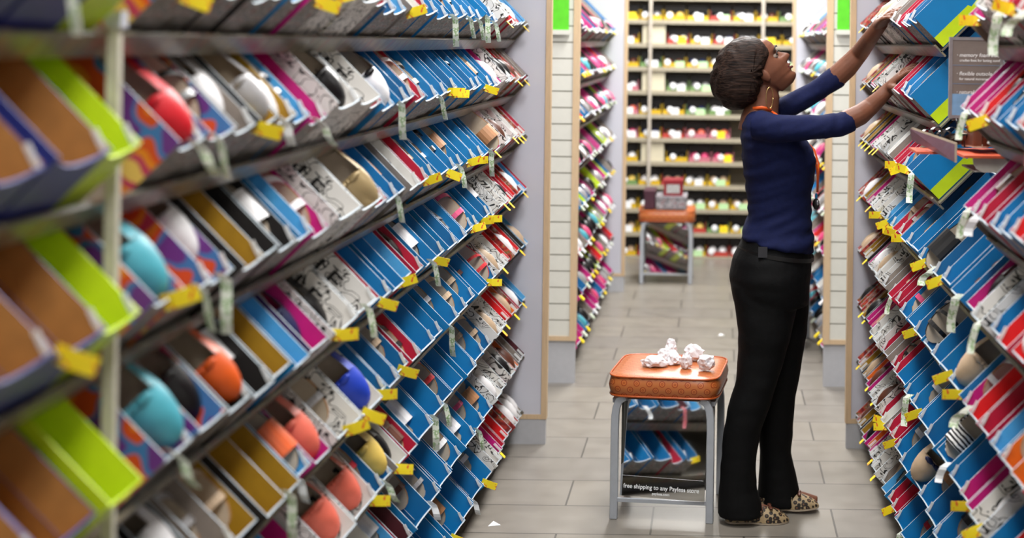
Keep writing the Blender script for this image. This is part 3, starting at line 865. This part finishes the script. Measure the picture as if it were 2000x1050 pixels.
# crumpled tissue on the near stool
def crumple(seed, r, sq):
    import bmesh
    bm = bmesh.new(); bmesh.ops.create_icosphere(bm, subdivisions=3, radius=1)
    for v in bm.verts:
        p = v.co.copy()
        d = noise.voronoi(p*1.3+Vector((seed, seed*2, 0)))[0][0]
        e = noise.noise(p*2.6+Vector((seed*3, 0, 1)))
        v.co = p*(.72+.55*d+.32*e)
        v.co.x *= r[0]; v.co.y *= r[1]; v.co.z *= r[2]
    zmin = min(v.co.z for v in bm.verts)
    for v in bm.verts:
        v.co.z = max(v.co.z, zmin*.7)
    me = bpy.data.meshes.new('tissue_ball'); bm.to_mesh(me); bm.free(); me.materials.append(M['tissue'])
    return me, zmin*.7
for i, (px, py, Y, r_, lab) in enumerate([
        (1277, 702, 5.26, (.042, .026, .02), 'flat folded wad of white tissue at the left of the pile on the stool'),
        (1301, 690, 5.36, (.025, .024, .026), 'small crumpled tissue just behind the leftmost flat wad on the stool'),
        (1316, 696, 5.3, (.03, .024, .024), 'crumpled tissue in the left middle of the pile on the stool'),
        (1311, 675, 5.43, (.02, .02, .034), 'pointed tissue twist standing highest at the back left on the stool'),
        (1341, 697, 5.24, (.017, .02, .03), 'upright tissue wad in front at the middle of the pile'),
        (1356, 684, 5.37, (.03, .026, .03), 'tissue wad behind the upright one, right of middle'),
        (1380, 699, 5.22, (.03, .028, .027), 'round tissue ball at the right end of the pile')]):
    me, zm = crumple(i*1.7+2, r_, 0)
    P_ = at(px, py, Y)
    o = link('crumpled_tissue', me, None, TR(P_.x, Y, .4925-zm) @ RT(.6*i, 'Z'))
    tag(o, lab, 'tissue paper', 'crumpled tissue paper on the stool')

# floor scraps
def scrap(px, py, Y, s, lab, m):
    P_ = at(px, py, Y)
    o = MB().add([(0, 0, .001), (s, .3*s, .002), (.3*s, s, .006), (0, 0, 0), (s, .3*s, .0005), (.3*s, s, .005)], [(0, 1, 2), (5, 4, 3), (0, 3, 4, 1), (1, 4, 5, 2), (2, 5, 3, 0)], m).build('paper_scrap', None, TR(P_.x, Y, 0))
    tag(o, lab, 'paper scrap')
scrap(953, 1034, 5.06, .04, 'white torn paper scrap on the floor by the left rack', M['tagw'])
scrap(1403, 655, 8.42, .035, 'tiny white scrap on the floor beyond the near stool', M['tagw'])

# ------------------------------------------------------------------ sign and display in the right rack gap
YS = 3.9
a = at(1855, 72, YS); b = at(1958, 232, YS)
sg = tag(empty('info_sign', TR(a.x, YS, b.z)), 'framed grey sign listing memory foam insole, standing in the right rack', 'sign')
w, h = b.x-a.x, a.z-b.z
sm = mat('sign_taupe', '#82756f', .5, var=.04)
MB().box(.008, w-.008, .002, .006, .06*h, h-.008, sm).build('sign_face', sg)
MB().box(.008, w-.008, .001, .006, .008, .3*h, mat('sign_blue_band', '#7fa8d0', .5)).build('blue_band', sg)
fm = mat('sign_frame_silver', '#a49fa2', .35, .5)
f = MB().box(0, .008, 0, .012, 0, h, fm).box(w-.008, w, 0, .012, 0, h, fm).box(.008, w-.008, 0, .012, 0, .008, fm).box(.008, w-.008, 0, .012, h-.008, h, fm).build('frame', sg)
wt = mat('sign_white_print', '#f0eeee', .5); bt = mat('sign_blue_line', '#7a94b8', .5)
for i, (t1, t2) in enumerate([('\u00b7 memory foam insole', 'cradles foot for lasting comfort'), ('\u00b7 flexible outsole', 'for natural movement'), ('\u00b7 natural shape', 'for comfort')]):
    z = h-.05-i*.047
    text_mesh(t1, .0135, wt, 'lettering', sg, TR(.018, .0015, z) @ RT(PI/2, 'X'), shear=.2)
    text_mesh(t2, .009, wt, 'lettering', sg, TR(.026, .0015, z-.012) @ RT(PI/2, 'X'))
    if i < 2: MB().box(.008, w-.008, .0012, .002, z-.022, z-.021, bt).build('rule_line', sg)
# display tray
a = at(1868, 297, 3.88)
dt = tag(empty('display_stand', TR(a.x, 3.88, a.z)), 'coral display shelf with mauve card holder and sandals, below the framed sign', 'display')
coral = mat('coral_plate', '#cc5a3c', .45)
MB().box(0, .3, -.12, .16, -.006, 0, coral).box(-.1, 0, .0, .16, -.006, 0, coral).build('plate', dt)
wb = mat('white_plastic', '#c9c0b4', .45)
br = MB(); rings = []
for y in (-.1, -.095):
    rings.append([(.025, y, -.008), (.3, y, -.008), (.3, y, -.042), (.05, y, -.042), (.034, y, -.034), (.027, y, -.022)])
br.loft(rings, wb, smooth=False)
br.build('bracket', dt)
MB().box(.03, .3, -.095, .1, -.042, -.038, wb).build('tray_bottom', dt)
ch = MB(); A = at(1777, 251, 3.98)-Vector((a.x, 3.88, a.z)); B = at(1866, 282, 3.76)-Vector((a.x, 3.88, a.z))
mauve = mat('mauve_card', '#7a5a66', .35, coat=.3)
for k_ in range(3):
    sh_ = Vector((.003*k_, .006*k_, .002*k_))
    v = [A+sh_, B+sh_, B+sh_+Vector((0, 0, -.044)), A+sh_+Vector((.006, 0, -.03))]
    v2 = [q+Vector((0, .0015, 0)) for q in v]
    ch.add(v+v2, [(0, 1, 2, 3), (7, 6, 5, 4), (0, 4, 5, 1), (1, 5, 6, 2), (2, 6, 7, 3), (3, 7, 4, 0)], mauve if k_ == 0 else M['insole'])
ch.build('card_holder', dt)
MB().add([B+Vector((-.002, -.002, .002)), B+Vector((.004, -.002, .002)), B+Vector((.004, -.002, -.044)), B+Vector((-.002, -.002, -.044))], [(0, 1, 2, 3)], M['insole']).build('card_edge', dt)
for i in range(4):
    T = TR(a.x+.02+.037*i, 3.80-.0*i, a.z+.012) @ RT(math.radians(78), 'Z') @ Matrix.Scale(.8, 4) @ RT(PI, 'Z') @ TR(-LS, 0, 0)
    T = TR(a.x+(-.07, -.02, .055, .107)[i], 3.8+.22+(.06 if i < 2 else 0), a.z+.014) @ RT(math.radians((-55, -65, -90, -90)[i]), 'Z') @ Matrix.Diagonal((.8, .7, .85, 1))
    make_shoe('flat' if i > 1 else 'heeled sandal', 's_brown' if i > 1 else 's_black', T, ['black strappy sandal at the left end of the coral display, behind the mauve card', 'black strappy sandal second from the left on the coral display',
              'brown leather shoe third along the coral display', 'brown leather shoe at the right end of the coral display'][i], 'sandals on the coral display', 's_brown')

# ------------------------------------------------------------------ the woman
YW = 5.24
skin = mat('skin_brown', '#6b4230', .55, var=.1, scale=25, bump=.03, spec=.3)
skinm = skin
navyk = mat('navy_knit', '#10173c', .85, var=.12, scale=60, bump=.35, bscale=22, spec=.2)
blackk = mat('black_denim', '#030304', .75, var=.3, scale=80, bump=.25, bscale=30, spec=.2)
hairm = mat('dark_brown_hair', '#22150f', .38, var=.45, scale=30, bump=.5, bscale=40, stretch=(3, 1, .6), spec=.5)

def sec(Lp, Rp, hw, Y, n=24, sq=2.3, grow=0):
    A_, B_ = at(Lp[0], Lp[1], Y), at(Rp[0], Rp[1], Y)
    c = (A_+B_)/2; ax = (B_-A_)/2; ax = ax*(1+grow/ax.length); hw = hw+grow
    out = []
    for k in range(n):
        t = 2*PI*k/n; co, si = math.cos(t), math.sin(t); e = 2/sq
        out.append(c+ax*math.copysign(abs(co)**e, co)+Vector((0, hw, 0))*math.copysign(abs(si)**e, si))
    return out
def remesh(mb, name, vox, m, parent, smooth_it=6, fac=.5):
    me = mb.mesh(name+'_tmp')
    o = bpy.data.objects.new(name, me); COL.objects.link(o)
    r = o.modifiers.new('r', 'REMESH'); r.mode = 'VOXEL'; r.voxel_size = vox; r.use_smooth_shade = True
    if smooth_it:
        s = o.modifiers.new('s', 'SMOOTH'); s.iterations = smooth_it; s.factor = fac
    bpy.context.view_layer.update()
    m2 = bpy.data.meshes.new_from_object(o.evaluated_get(bpy.context.evaluated_depsgraph_get()))
    bpy.data.objects.remove(o)
    m2.name = name; m2.materials.clear(); m2.materials.append(m)
    m2.polygons.foreach_set('use_smooth', [True]*len(m2.polygons))
    m2.polygons.foreach_set('material_index', [0]*len(m2.polygons))
    return link(name, m2, parent)

wom = tag(empty('person', TR(.2, YW, 0)), 'person with short dark hair, navy top and black trousers, reaching up to shelves', 'person')
PINV = TR(-.2, -YW, 0)
TORSO = [((1464, 214), (1510, 217), .058), ((1454, 226), (1528, 226), .125), ((1448, 243), (1550, 240), .172), ((1447, 268), (1572, 265), .178), ((1448, 298), (1588, 292), .168),
         ((1451, 325), (1594, 322), .16), ((1455, 351), (1591, 348), .147), ((1459, 385), (1584, 378), .135), ((1460, 418), (1585, 420), .132), ((1453, 442), (1589, 450), .142)]
HEM = [((1447, 456), (1592, 474), .158), ((1447, 464), (1589, 492), .162)]
HIPS = [((1453, 452), (1584, 474), .148), ((1446, 470), (1585, 494), .152), ((1431, 500), (1585, 515), .166), ((1424, 535), (1582, 545), .174), ((1427, 562), (1580, 570), .17), ((1434, 590), (1579, 592), .155)]
NEARL = [((1428, 555), (1565, 560), .088, 5.175), ((1435, 595), (1556, 600), .09, 5.170), ((1441, 650), (1545, 655), .084, 5.165), ((1441, 700), (1533, 700), .077, 5.165), ((1438, 741), (1520, 741), .072, 5.160),
         ((1421, 796), (1503, 796), .069, 5.155), ((1412, 850), (1484, 850), .067, 5.155), ((1408, 900), (1477, 900), .067, 5.155), ((1404, 950), (1478, 950), .075, 5.155), ((1401, 1004), (1492, 1003), .085, 5.155)]
FARL = [((1445, 555), (1581, 560), .088, 5.290), ((1455, 595), (1580, 600), .09, 5.295), ((1462, 650), (1575, 655), .084, 5.300), ((1470, 700), (1567, 700), .077, 5.300), ((1474, 741), (1560, 741), .072, 5.300),
        ((1478, 796), (1552, 796), .068, 5.305), ((1482, 850), (1548, 850), .066, 5.310), ((1484, 885), (1545, 885), .066, 5.310), ((1481, 940), (1558, 940), .075, 5.310), ((1477, 984), (1568, 980), .083, 5.310)]
NARM = [(1478, 243, 30, 5.03), (1505, 249, 29, 5.0), (1545, 251, 26, 4.99), (1600, 249, 24.5, 5.0), (1640, 243, 24, 5.0), (1663, 234, 23.5, 5.01)]
FARM = [(1515, 222, 24, 5.3), (1545, 205, 23, 5.33), (1590, 180, 21, 5.33), (1620, 160, 22.5, 5.32), (1637, 147, 23.5, 5.32)]
NFORE = [(1650, 238, 22, 5.005), (1680, 224, 21, 5.015), (1700, 208, 18, 5.03), (1722, 188, 15, 5.02), (1739, 170, 13.5, 5.02)]
FFORE = [(1628, 155, 22, 5.32), (1655, 130, 21.5, 5.31), (1680, 102, 18, 5.29), (1702, 71, 15.5, 5.17), (1722, 44, 14, 5.1)]
def limb(pts, shrink=0, add=0):
    P_, R_ = [], []
    for px, py, rp, Y in pts:
        Y += .06; P_.append(at(px, py, Y)); R_.append(rp*Y/FPX*(1-shrink)+add)
    return P_, R_

body = MB()
# head: sections along the head's own up axis
HC = at(1487, 129, YW); pitch = math.radians(40)
HT = Matrix.Translation(HC) @ RT(-pitch, 'Y')      # local x = forward, z = up
def lerp_tab(tab, u):
    for (a0, b0), (a1, b1) in zip(tab, tab[1:]):
        if a0 <= u <= a1:
            k = (u-a0)/(a1-a0); return b0+(b1-b0)*k
    return tab[-1][1] if u > tab[-1][0] else tab[0][1]
FRONT = [(-.112, .048), (-.104, .066), (-.095, .0725), (-.085, .073), (-.076, .067), (-.069, .071), (-.061, .072), (-.052, .073), (-.04, .074), (-.015, .074), (0, .071), (.01, .071), (.02, .077), (.04, .078), (.06, .07), (.08, .05), (.095, .028), (.106, .0)]
BACK = [(-.112, .0), (-.09, -.012), (-.06, -.05), (-.03, -.085), (0, -.098), (.03, -.1), (.06, -.088), (.08, -.068), (.095, -.045), (.106, -.0)]
WID = [(-.112, .018), (-.104, .027), (-.09, .037), (-.07, .049), (-.04, .061), (0, .067), (.03, .071), (.06, .065), (.08, .051), (.095, .034), (.106, .006)]
rings = []
NH = 64
for i in range(75):
    u = -.112+.218*i/74
    f_, b_, w_ = lerp_tab(FRONT, u), lerp_tab(BACK, u), lerp_tab(WID, u)
    ring = []
    for k in range(NH):
        t = 2*PI*k/NH; co, si = math.cos(t), math.sin(t)
        x = (f_*co if co > 0 else -b_*co); y = w_*math.copysign(abs(si)**.9, si)
        if co > 0:
            g = lambda s: math.exp(-(y/s)**2)
            # nose, lips, eye sockets, chin
            nose = 0
            if -.042 < u < .012:
                q = (u+.03)/.012
                nose = .027*math.exp(-q*q) if u < -.03 else .027*math.exp(-((u+.03)/.026)**2)
                x += nose*g(.0165 if u < -.018 else .010)
            x += .0065*math.exp(-((u+.053)/.0055)**2)*g(.02)
            x += .0075*math.exp(-((u+.067)/.006)**2)*g(.018)
            x -= .004*math.exp(-((u+.0605)/.0025)**2)*g(.022)
            x += .004*math.exp(-((u+.092)/.012)**2)*g(.018)
            x -= .011*math.exp(-((u+.003)/.011)**2)*math.exp(-((abs(y)-.031)/.014)**2)
            x += .004*math.exp(-((u-.02)/.007)**2)*math.exp(-((abs(y)-.028)/.02)**2)
            x += .004*math.exp(-((u+.03)/.016)**2)*math.exp(-((abs(y)-.04)/.014)**2)
        ring.append(Vector((x, y, u)))
    rings.append(ring)
body.loft(rings, skin, T=HT)
# ears
for s in (-1, 1):
    body.ell(HT @ Vector((-.012, s*.07, -.028)), (.017, .007, .028), skin, 14, 8, rot=(RT(-pitch, 'Y') @ RT(s*.35, 'Z') @ RT(-.15, 'Y')).to_3x3())
# neck
nk = [at(1489, 168, YW), at(1493, 190, YW), at(1490, 208, YW), at(1484, 226, YW), at(1486, 250, YW)]
body.tube(nk, [.05, .052, .055, .064, .08], skin, 20)
# torso and legs under the clothes
body.loft([sec(l, r_, w_, YW, grow=-.012) for l, r_, w_ in TORSO+[HEM[0]]+HIPS[2:]], skin)
for LEG in (NEARL, FARL):
    P_, R_ = [], []
    for l, r_, w_, Y in LEG:
        P_.append((at(*l, Y)+at(*r_, Y))/2); R_.append(min(w_, (at(*r_, Y)-at(*l, Y)).length/2)-.01)
    R_ = [min(R_[i], [.09, .09, .08, .068, .06, .055, .052, .042, .036, .036][i]) for i in range(10)]
    P_[-1].z = .07; body.tube(P_, R_, skin, 16)
    an = P_[-1]; body.tube([an+Vector((-.045, 0, -.02)), an+Vector((0, 0, -.025)), an+Vector((.08, 0, -.038)), an+Vector((.13, 0, -.045))], [.026, .03, .024, .016], skin, 12)
for A_ in (NARM, FARM):
    P_, R_ = limb(A_, 0, -.008); body.tube(P_, R_, skin, 16)
for A_ in (NFORE, FFORE):
    P_, R_ = limb(A_); body.tube(P_, R_, skin, 16)
# hands
def hand(mb, wrist, d, nrm, curlv, size=1.0, thumb=1):
    d = d.normalized(); nrm = (nrm-d*nrm.dot(d)).normalized(); lat = d.cross(nrm).normalized()*thumb   # lat points to the thumb side
    pal = .085*size
    rings = []
    for k, (t, w_, th) in enumerate([(-.01, .026, .02), (.015, .03, .019), (.04, .037, .0165), (.065, .041, .0145), (.085, .04, .012)]):
        c = wrist+d*t*size
        rings.append([c+lat*w_*size*math.cos(2*PI*j/16)+nrm*th*size*math.sin(2*PI*j/16) for j in range(16)])
    mb.loft(rings, skin)
    base = wrist+d*pal
    for i, (off, ln, r0) in enumerate([(.03, .072, .0082), (.0105, .08, .0085), (-.0095, .075, .0082), (-.028, .06, .0072)]):
        dirv = (d+lat*(off*2.2)).normalized(); p_ = base+lat*off*size-d*.012; pts = [p_.copy()]; rr = [r0*1.15]
        c_ = 0
        for sgm, fr in enumerate((.45, .3, .25)):
            c_ += curlv*(.5+.25*sgm+.08*i)
            dd = dirv*math.cos(c_)-nrm*math.sin(c_)
            L_ = ln*fr*size+(.012 if sgm == 0 else 0)
            pts.append(pts[-1]+dd*L_*.5); rr.append(r0*(1-.05*sgm)); pts.append(pts[-1]+dd*L_*.5); rr.append(r0*(1.02-.09*sgm))
        mb.tube(pts, rr, skin, 10)
        mb.ell(pts[-1], (r0*.8,)*3, skin, 8, 6)
    tb = wrist+d*.025*size+lat*.024*size
    td = (d*.75+lat*.75-nrm*.25).normalized(); te = (d*.95+lat*.35-nrm*.35).normalized()
    mb.tube([tb, tb+td*.02, tb+td*.042, tb+td*.042+te*.015, tb+td*.042+te*.032], [.015, .0135, .011, .0105, .0085], skin, 10)
    mb.ell(tb+td*.042+te*.033, (.0085,)*3, skin, 8, 6)
wn = at(1737, 171, 5.08); hand(body, wn, at(1768, 138, 5.02)-wn, Vector((-.45, -.25, .8)), .3, .98, 1)
wf = at(1720, 45, 5.16); hand(body, wf, at(1755, 12, 5.02)-wf, Vector((-.35, -.25, .8)), .3, .98, -1)
bo = remesh(body, 'body', .0034, skin, wom, 3, .4)
bo.matrix_local = PINV

shirt = MB()
shirt.loft([sec(l, r_, w_, YW, 32) for l, r_, w_ in TORSO+HEM], navyk)
for A_ in (NARM, FARM):
    P_, R_ = limb(A_); shirt.tube(P_, R_, navyk, 20)
# bust
for dy in (-.07, .07): shirt.ell(at(1562, 318, YW+dy), (.055, .06, .07), navyk, 16, 10)
sh = remesh(shirt, 'navy_top', .006, navyk, wom, 10, .6)
sh.matrix_local = PINV
# folds pushed into the knit
for v in sh.data.vertices:
    p_ = v.co; n_ = v.normal
    a1 = noise.noise(Vector((p_.x*9, p_.y*6, (p_.z-.35*p_.x)*38)))
    sleeve = p_.x > .36
    wst = max(0, 1-abs(p_.z-.93)/.16)
    amp = .0045+.008*wst if not sleeve else .003
    if sleeve: a1 = noise.noise(Vector((p_.x*42-p_.z*10, p_.y*8, p_.z*10)))
    v.co = p_+n_*a1*amp
pants = MB()
pants.loft([sec(l, r_, w_, YW, 32) for l, r_, w_ in HIPS], blackk)
for LEG in (NEARL, FARL): pants.loft([sec(l, r_, w_, Y, 24) for l, r_, w_, Y in LEG], blackk)
pa = remesh(pants, 'black_trousers', .006, blackk, wom, 6, .5)
pa.matrix_local = PINV
for v in pa.data.vertices:
    p_ = v.co; a1 = noise.noise(Vector((p_.x*8, p_.y*8, p_.z*22)))
    v.co = p_+v.normal*a1*.003
# waistband patch and belt buckle
q0 = at(1490, 482, YW-.157)
MB().box(-.015, .015, -.0, .004, -.035, .0, mat('patch_grey', '#2c2c30', .4)).build('waist_patch', wom, PINV @ TR(q0.x, YW-.16, q0.z))
bt_ = MB(); ringp = sec((1442, 478), (1589, 500), .16, YW, 40, grow=.001)
bt_.loft([[q+Vector((0, 0, .002)) for q in ringp], [q+Vector((0, 0, -.012)) for q in ringp]], mat('belt_leather', '#0a0807', .5), caps=False)
bt_.build('belt', wom, PINV)

# hair: a rounded bob following its side outline
OUT = [(1508, 97), (1495, 80), (1470, 71), (1442, 75), (1415, 88), (1400, 112), (1389, 140), (1389, 166), (1399, 192), (1416, 210), (1436, 214), (1456, 209), (1473, 203), (1482, 190), (1488, 174), (1491, 158), (1496, 140), (1503, 124), (1508, 110)]
def smooth_poly(P_, it=2):
    for _ in range(it):
        Q = []
        for i in range(len(P_)):
            a0, b0 = P_[i], P_[(i+1) % len(P_)]
            Q.append((a0[0]*.75+b0[0]*.25, a0[1]*.75+b0[1]*.25)); Q.append((a0[0]*.25+b0[0]*.75, a0[1]*.25+b0[1]*.75))
        P_ = Q
    return P_
OS = smooth_poly(OUT, 2)
cx_, cy_ = 1452, 142
hair = MB(); rings = []; NS = 29; HWD = .1
for i in range(NS):
    s = -1+2*i/(NS-1); k = (max(0, 1-abs(s)**2.6))**(1/2.6); k = max(k, .04)
    ring = []
    for j, (x, y) in enumerate(OS):
        xx = cx_+(x-cx_)*k+(0 if x < cx_ else (1-k)*16); yy = cy_+(y-cy_)*k
        if x > 1480: xx -= 4*abs(s)
        q = at(xx, yy, YW)
        ang = math.atan2(y-cy_, x-cx_)
        st_ = noise.noise(Vector((ang*3.5+s, s*2.6, 0)))*.011+noise.noise(Vector((ang*24, s*3, 4)))*.002
        dv = Vector((q.x-at(cx_, cy_, YW).x, 0, q.z-at(cx_, cy_, YW).z))
        dv = dv.normalized() if dv.length > 1e-5 else Vector((0, 0, 1))
        ring.append(Vector((q.x, YW+s*HWD, q.z))+dv*st_)
    rings.append(ring)
hair.loft(rings, hairm)
def hair_mat():
    m = bpy.data.materials.new('hair_strands'); m.use_nodes = True
    nt = m.node_tree; b = nt.nodes['Principled BSDF']; b.inputs['Roughness'].default_value = .6; b.inputs['Specular IOR Level'].default_value = .12
    tc = nt.nodes.new('ShaderNodeTexCoord'); gr = nt.nodes.new('ShaderNodeMapping')
    nt.links.new(tc.outputs['Object'], gr.inputs[0])
    gr.inputs['Rotation'].default_value = (0, math.radians(-38), 0)
    gr.inputs['Scale'].default_value = (7, 60, 90)
    n = nt.nodes.new('ShaderNodeTexNoise'); n.inputs['Scale'].default_value = 2.2; n.inputs['Detail'].default_value = 6; n.inputs['Distortion'].default_value = .5
    nt.links.new(gr.outputs[0], n.inputs[0])
    r = nt.nodes.new('ShaderNodeValToRGB'); r.color_ramp.elements[0].position = .35; r.color_ramp.elements[1].position = .7
    r.color_ramp.elements[0].color = lin('#0c0706'); r.color_ramp.elements[1].color = lin('#3a2a23')
    nt.links.new(n.outputs[0], r.inputs[0]); nt.links.new(r.outputs[0], b.inputs['Base Color'])
    bp = nt.nodes.new('ShaderNodeBump'); bp.inputs['Strength'].default_value = .8; bp.inputs['Distance'].default_value = .004
    nt.links.new(n.outputs[0], bp.inputs['Height']); nt.links.new(bp.outputs[0], b.inputs['Normal'])
    return m
hair.mats[0] = hair_mat()
hair.build('hair', wom, PINV)
# eyes, brows, lips
ew = mat('eye_white', '#8a7c72', .6, spec=.2); ei = mat('iris_dark', '#120a08', .2); lipm = mat('lip_tone', '#5e302c', .7, spec=.15); browm = mat('brow_hair', '#1c1110', .6)
for s in (-1, 1):
    e = MB(); e.ell((.0560, s*.0305, -.003), (.0118, .0125, .0085), ew, 16, 10, T=HT)
    eo = e.build('eye', wom, PINV)
    MB().ell((.0660, s*.032, -.0015), (.003, .0065, .006), ei, 12, 8, T=HT).build('iris', eo)
    MB().tube([HT @ Vector(q) for q in [(.074, s*.02, .004), (.0745, s*.029, .0065), (.069, s*.038, .004), (.062, s*.044, -.001)]], [.0018, .0025, .0022, .0012], browm, 6).build('eyelashes', eo)
    MB().tube([HT @ Vector(q) for q in [(.083, s*.014, .019), (.082, s*.026, .0235), (.074, s*.04, .021), (.064, s*.05, .013)]], [.002, .0028, .0022, .001], browm, 6).build('eyebrow', wom, PINV)
lp = MB()
lp.tube([HT @ Vector(q) for q in [(.064, -.024, -.06), (.0745, -.013, -.0555), (.0785, 0, -.0545), (.0745, .013, -.0555), (.064, .024, -.06)]], [.001, .0038, .0042, .0038, .001], lipm, 8)
lp.tube([HT @ Vector(q) for q in [(.064, -.023, -.061), (.075, -.012, -.0655), (.079, 0, -.067), (.075, .012, -.0655), (.064, .023, -.061)]], [.001, .0044, .005, .0044, .001], lipm, 8)
lp.build('lips', wom, PINV)
# hoop earrings
gold = mat('gold_hoop', '#d8b878', .25, .9)
for s, c in ((-1, at(1503, 191, YW-.073)), (1, at(1503, 191, YW+.073))):
    mb = MB(); pts = [c+Vector((.012*math.cos(2*PI*k/28)+.0, .006*math.cos(2*PI*k/28), .036*math.sin(2*PI*k/28))) for k in range(29)]
    mb.tube(pts, .0014, gold, 6); mb.build('hoop_earring', wom, PINV)
# lanyard and keys
org = mat('orange_lanyard', '#e05a1c', .5)
ln = MB()
Pn = [at(1509, 219, YW), at(1504, 214, YW-.055), at(1488, 210, YW-.066), at(1472, 212, YW-.05), at(1462, 211, YW), at(1472, 211, YW+.05), at(1490, 208, YW+.066), at(1506, 212, YW+.055), at(1511, 219, YW)]
ln.tube(Pn, .006, org, 8, flat=.4)
Pf = [at(1507, 217, YW-.045), at(1540, 240, YW-.1), at(1560, 270, YW-.09), at(1578, 290, YW-.06), at(1593, 312, YW-.04), at(1597, 340, YW-.03), at(1596, 375, YW-.02)]
ln.tube(Pf, .0045, org, 8, flat=.35)
Pf = [at(1511, 220, YW+.03), at(1560, 262, YW+.03), at(1590, 292, YW+.02), at(1599, 320, YW+.01), at(1597, 375, YW-.01)]
ln.tube(Pf, .0045, org, 8, flat=.35)
lan = ln.build('lanyard', wom, PINV)
kb = MB(); c = at(1594, 398, YW-.02)
kb.ell(c, (.012, .01, .02), M['dark'], 12, 8); kb.ell(c+Vector((.004, -.008, .006)), (.006, .004, .01), mat('key_chrome', '#c0c0c4', .2, .9), 10, 6); kb.ell(c+Vector((0, 0, .026)), (.005, .005, .012), mat('key_fob_blue', '#1878b0', .4), 10, 6)
kb.build('key_holder', lan)
# leopard shoes
leo = bpy.data.materials.new('leopard_print'); leo.use_nodes = True
nt = leo.node_tree; b = nt.nodes['Principled BSDF']; b.inputs['Roughness'].default_value = .6
tc = nt.nodes.new('ShaderNodeTexCoord'); vo = nt.nodes.new('ShaderNodeTexVoronoi'); vo.inputs['Scale'].default_value = 58
nt.links.new(tc.outputs['Object'], vo.inputs['Vector'])
r = nt.nodes.new('ShaderNodeValToRGB'); r.color_ramp.interpolation = 'CONSTANT'
el = r.color_ramp.elements
for _ in range(2): el.new(.5)
for e_, (p_, c_) in zip(el, [(0, '#6b4a30'), (.22, '#1c120c'), (.5, '#a08a68'), (.9, '#a08a68')]): e_.position = p_; e_.color = lin(c_)
nt.links.new(vo.outputs['Distance'], r.inputs[0]); nt.links.new(r.outputs[0], b.inputs['Base Color'])
M['leo'] = leo
def wshoe(T):
    r_ = MB(); 
    s_ = sole_mb(.003, .007, M['insole'], M['dark'])
    T = T @ Matrix.Diagonal((.88, 1, .85, 1))
    so = s_.build('leopard_shoe', wom, PINV @ T)
    pump_upper(.003, leo, M['dark'], .42, .05).build('upper', so)
    bow_mb(.003, M['s_brown']).build('bow', so)
a = at(1541, 1008, 5.155); wshoe(TR(a.x, 5.155, .0075) @ RT(math.radians(186), 'Z') @ RT(0, 'Y'))
a = at(1598, 995, 5.300); wshoe(TR(a.x, 5.27, .022) @ RT(math.radians(178), 'Z') @ RT(math.radians(4), 'Y'))

# ------------------------------------------------------------------ light
def area(x, y, z, sx, sy, e, col=(1, 1, 1)):
    l = bpy.data.lights.new('ceiling_lamp', 'AREA'); l.shape = 'RECTANGLE'; l.size = sx; l.size_y = sy; l.energy = e; l.color = col
    o = bpy.data.objects.new('ceiling_lamp', l); COL.objects.link(o); o.location = (x, y, z)
    return o
for y in (.2, 2.2, 4.2, 6.4, 8.4, 10.4):
    area(0, y, H-.12, .5, 1.3, 42 if y < 3 else (70 if y < 8 else 100), (1, .985, .96))
for y in (1, 4, 7, 10):
    for x in (-2.2, 2.2): area(x, y, H-.12, .6, 1.3, 9, (1, .985, .96))
wd = bpy.data.worlds.new('world'); SC.world = wd; wd.use_nodes = True
wd.node_tree.nodes['Background'].inputs[0].default_value = (.95, .96, 1, 1); wd.node_tree.nodes['Background'].inputs[1].default_value = .08

# ------------------------------------------------------------------ camera
cam = bpy.data.cameras.new('camera'); co = bpy.data.objects.new('camera', cam); COL.objects.link(co)
cam.sensor_width = 36; cam.lens = 54; cam.shift_x = -.2; cam.shift_y = -.22
co.matrix_world = Matrix.Translation((0, 0, CAMH)) @ RT(PI/2, 'X') @ RT(ROLL, 'Z')
cam.dof.use_dof = True; cam.dof.focus_distance = 4.7; cam.dof.aperture_fstop = 2.6
cam.clip_start = .05
SC.camera = co
SC.view_settings.view_transform = 'Standard'; SC.view_settings.look = 'None'; SC.view_settings.gamma = 1; SC.view_settings.use_curve_mapping = False
SC.view_settings.exposure = 0.1
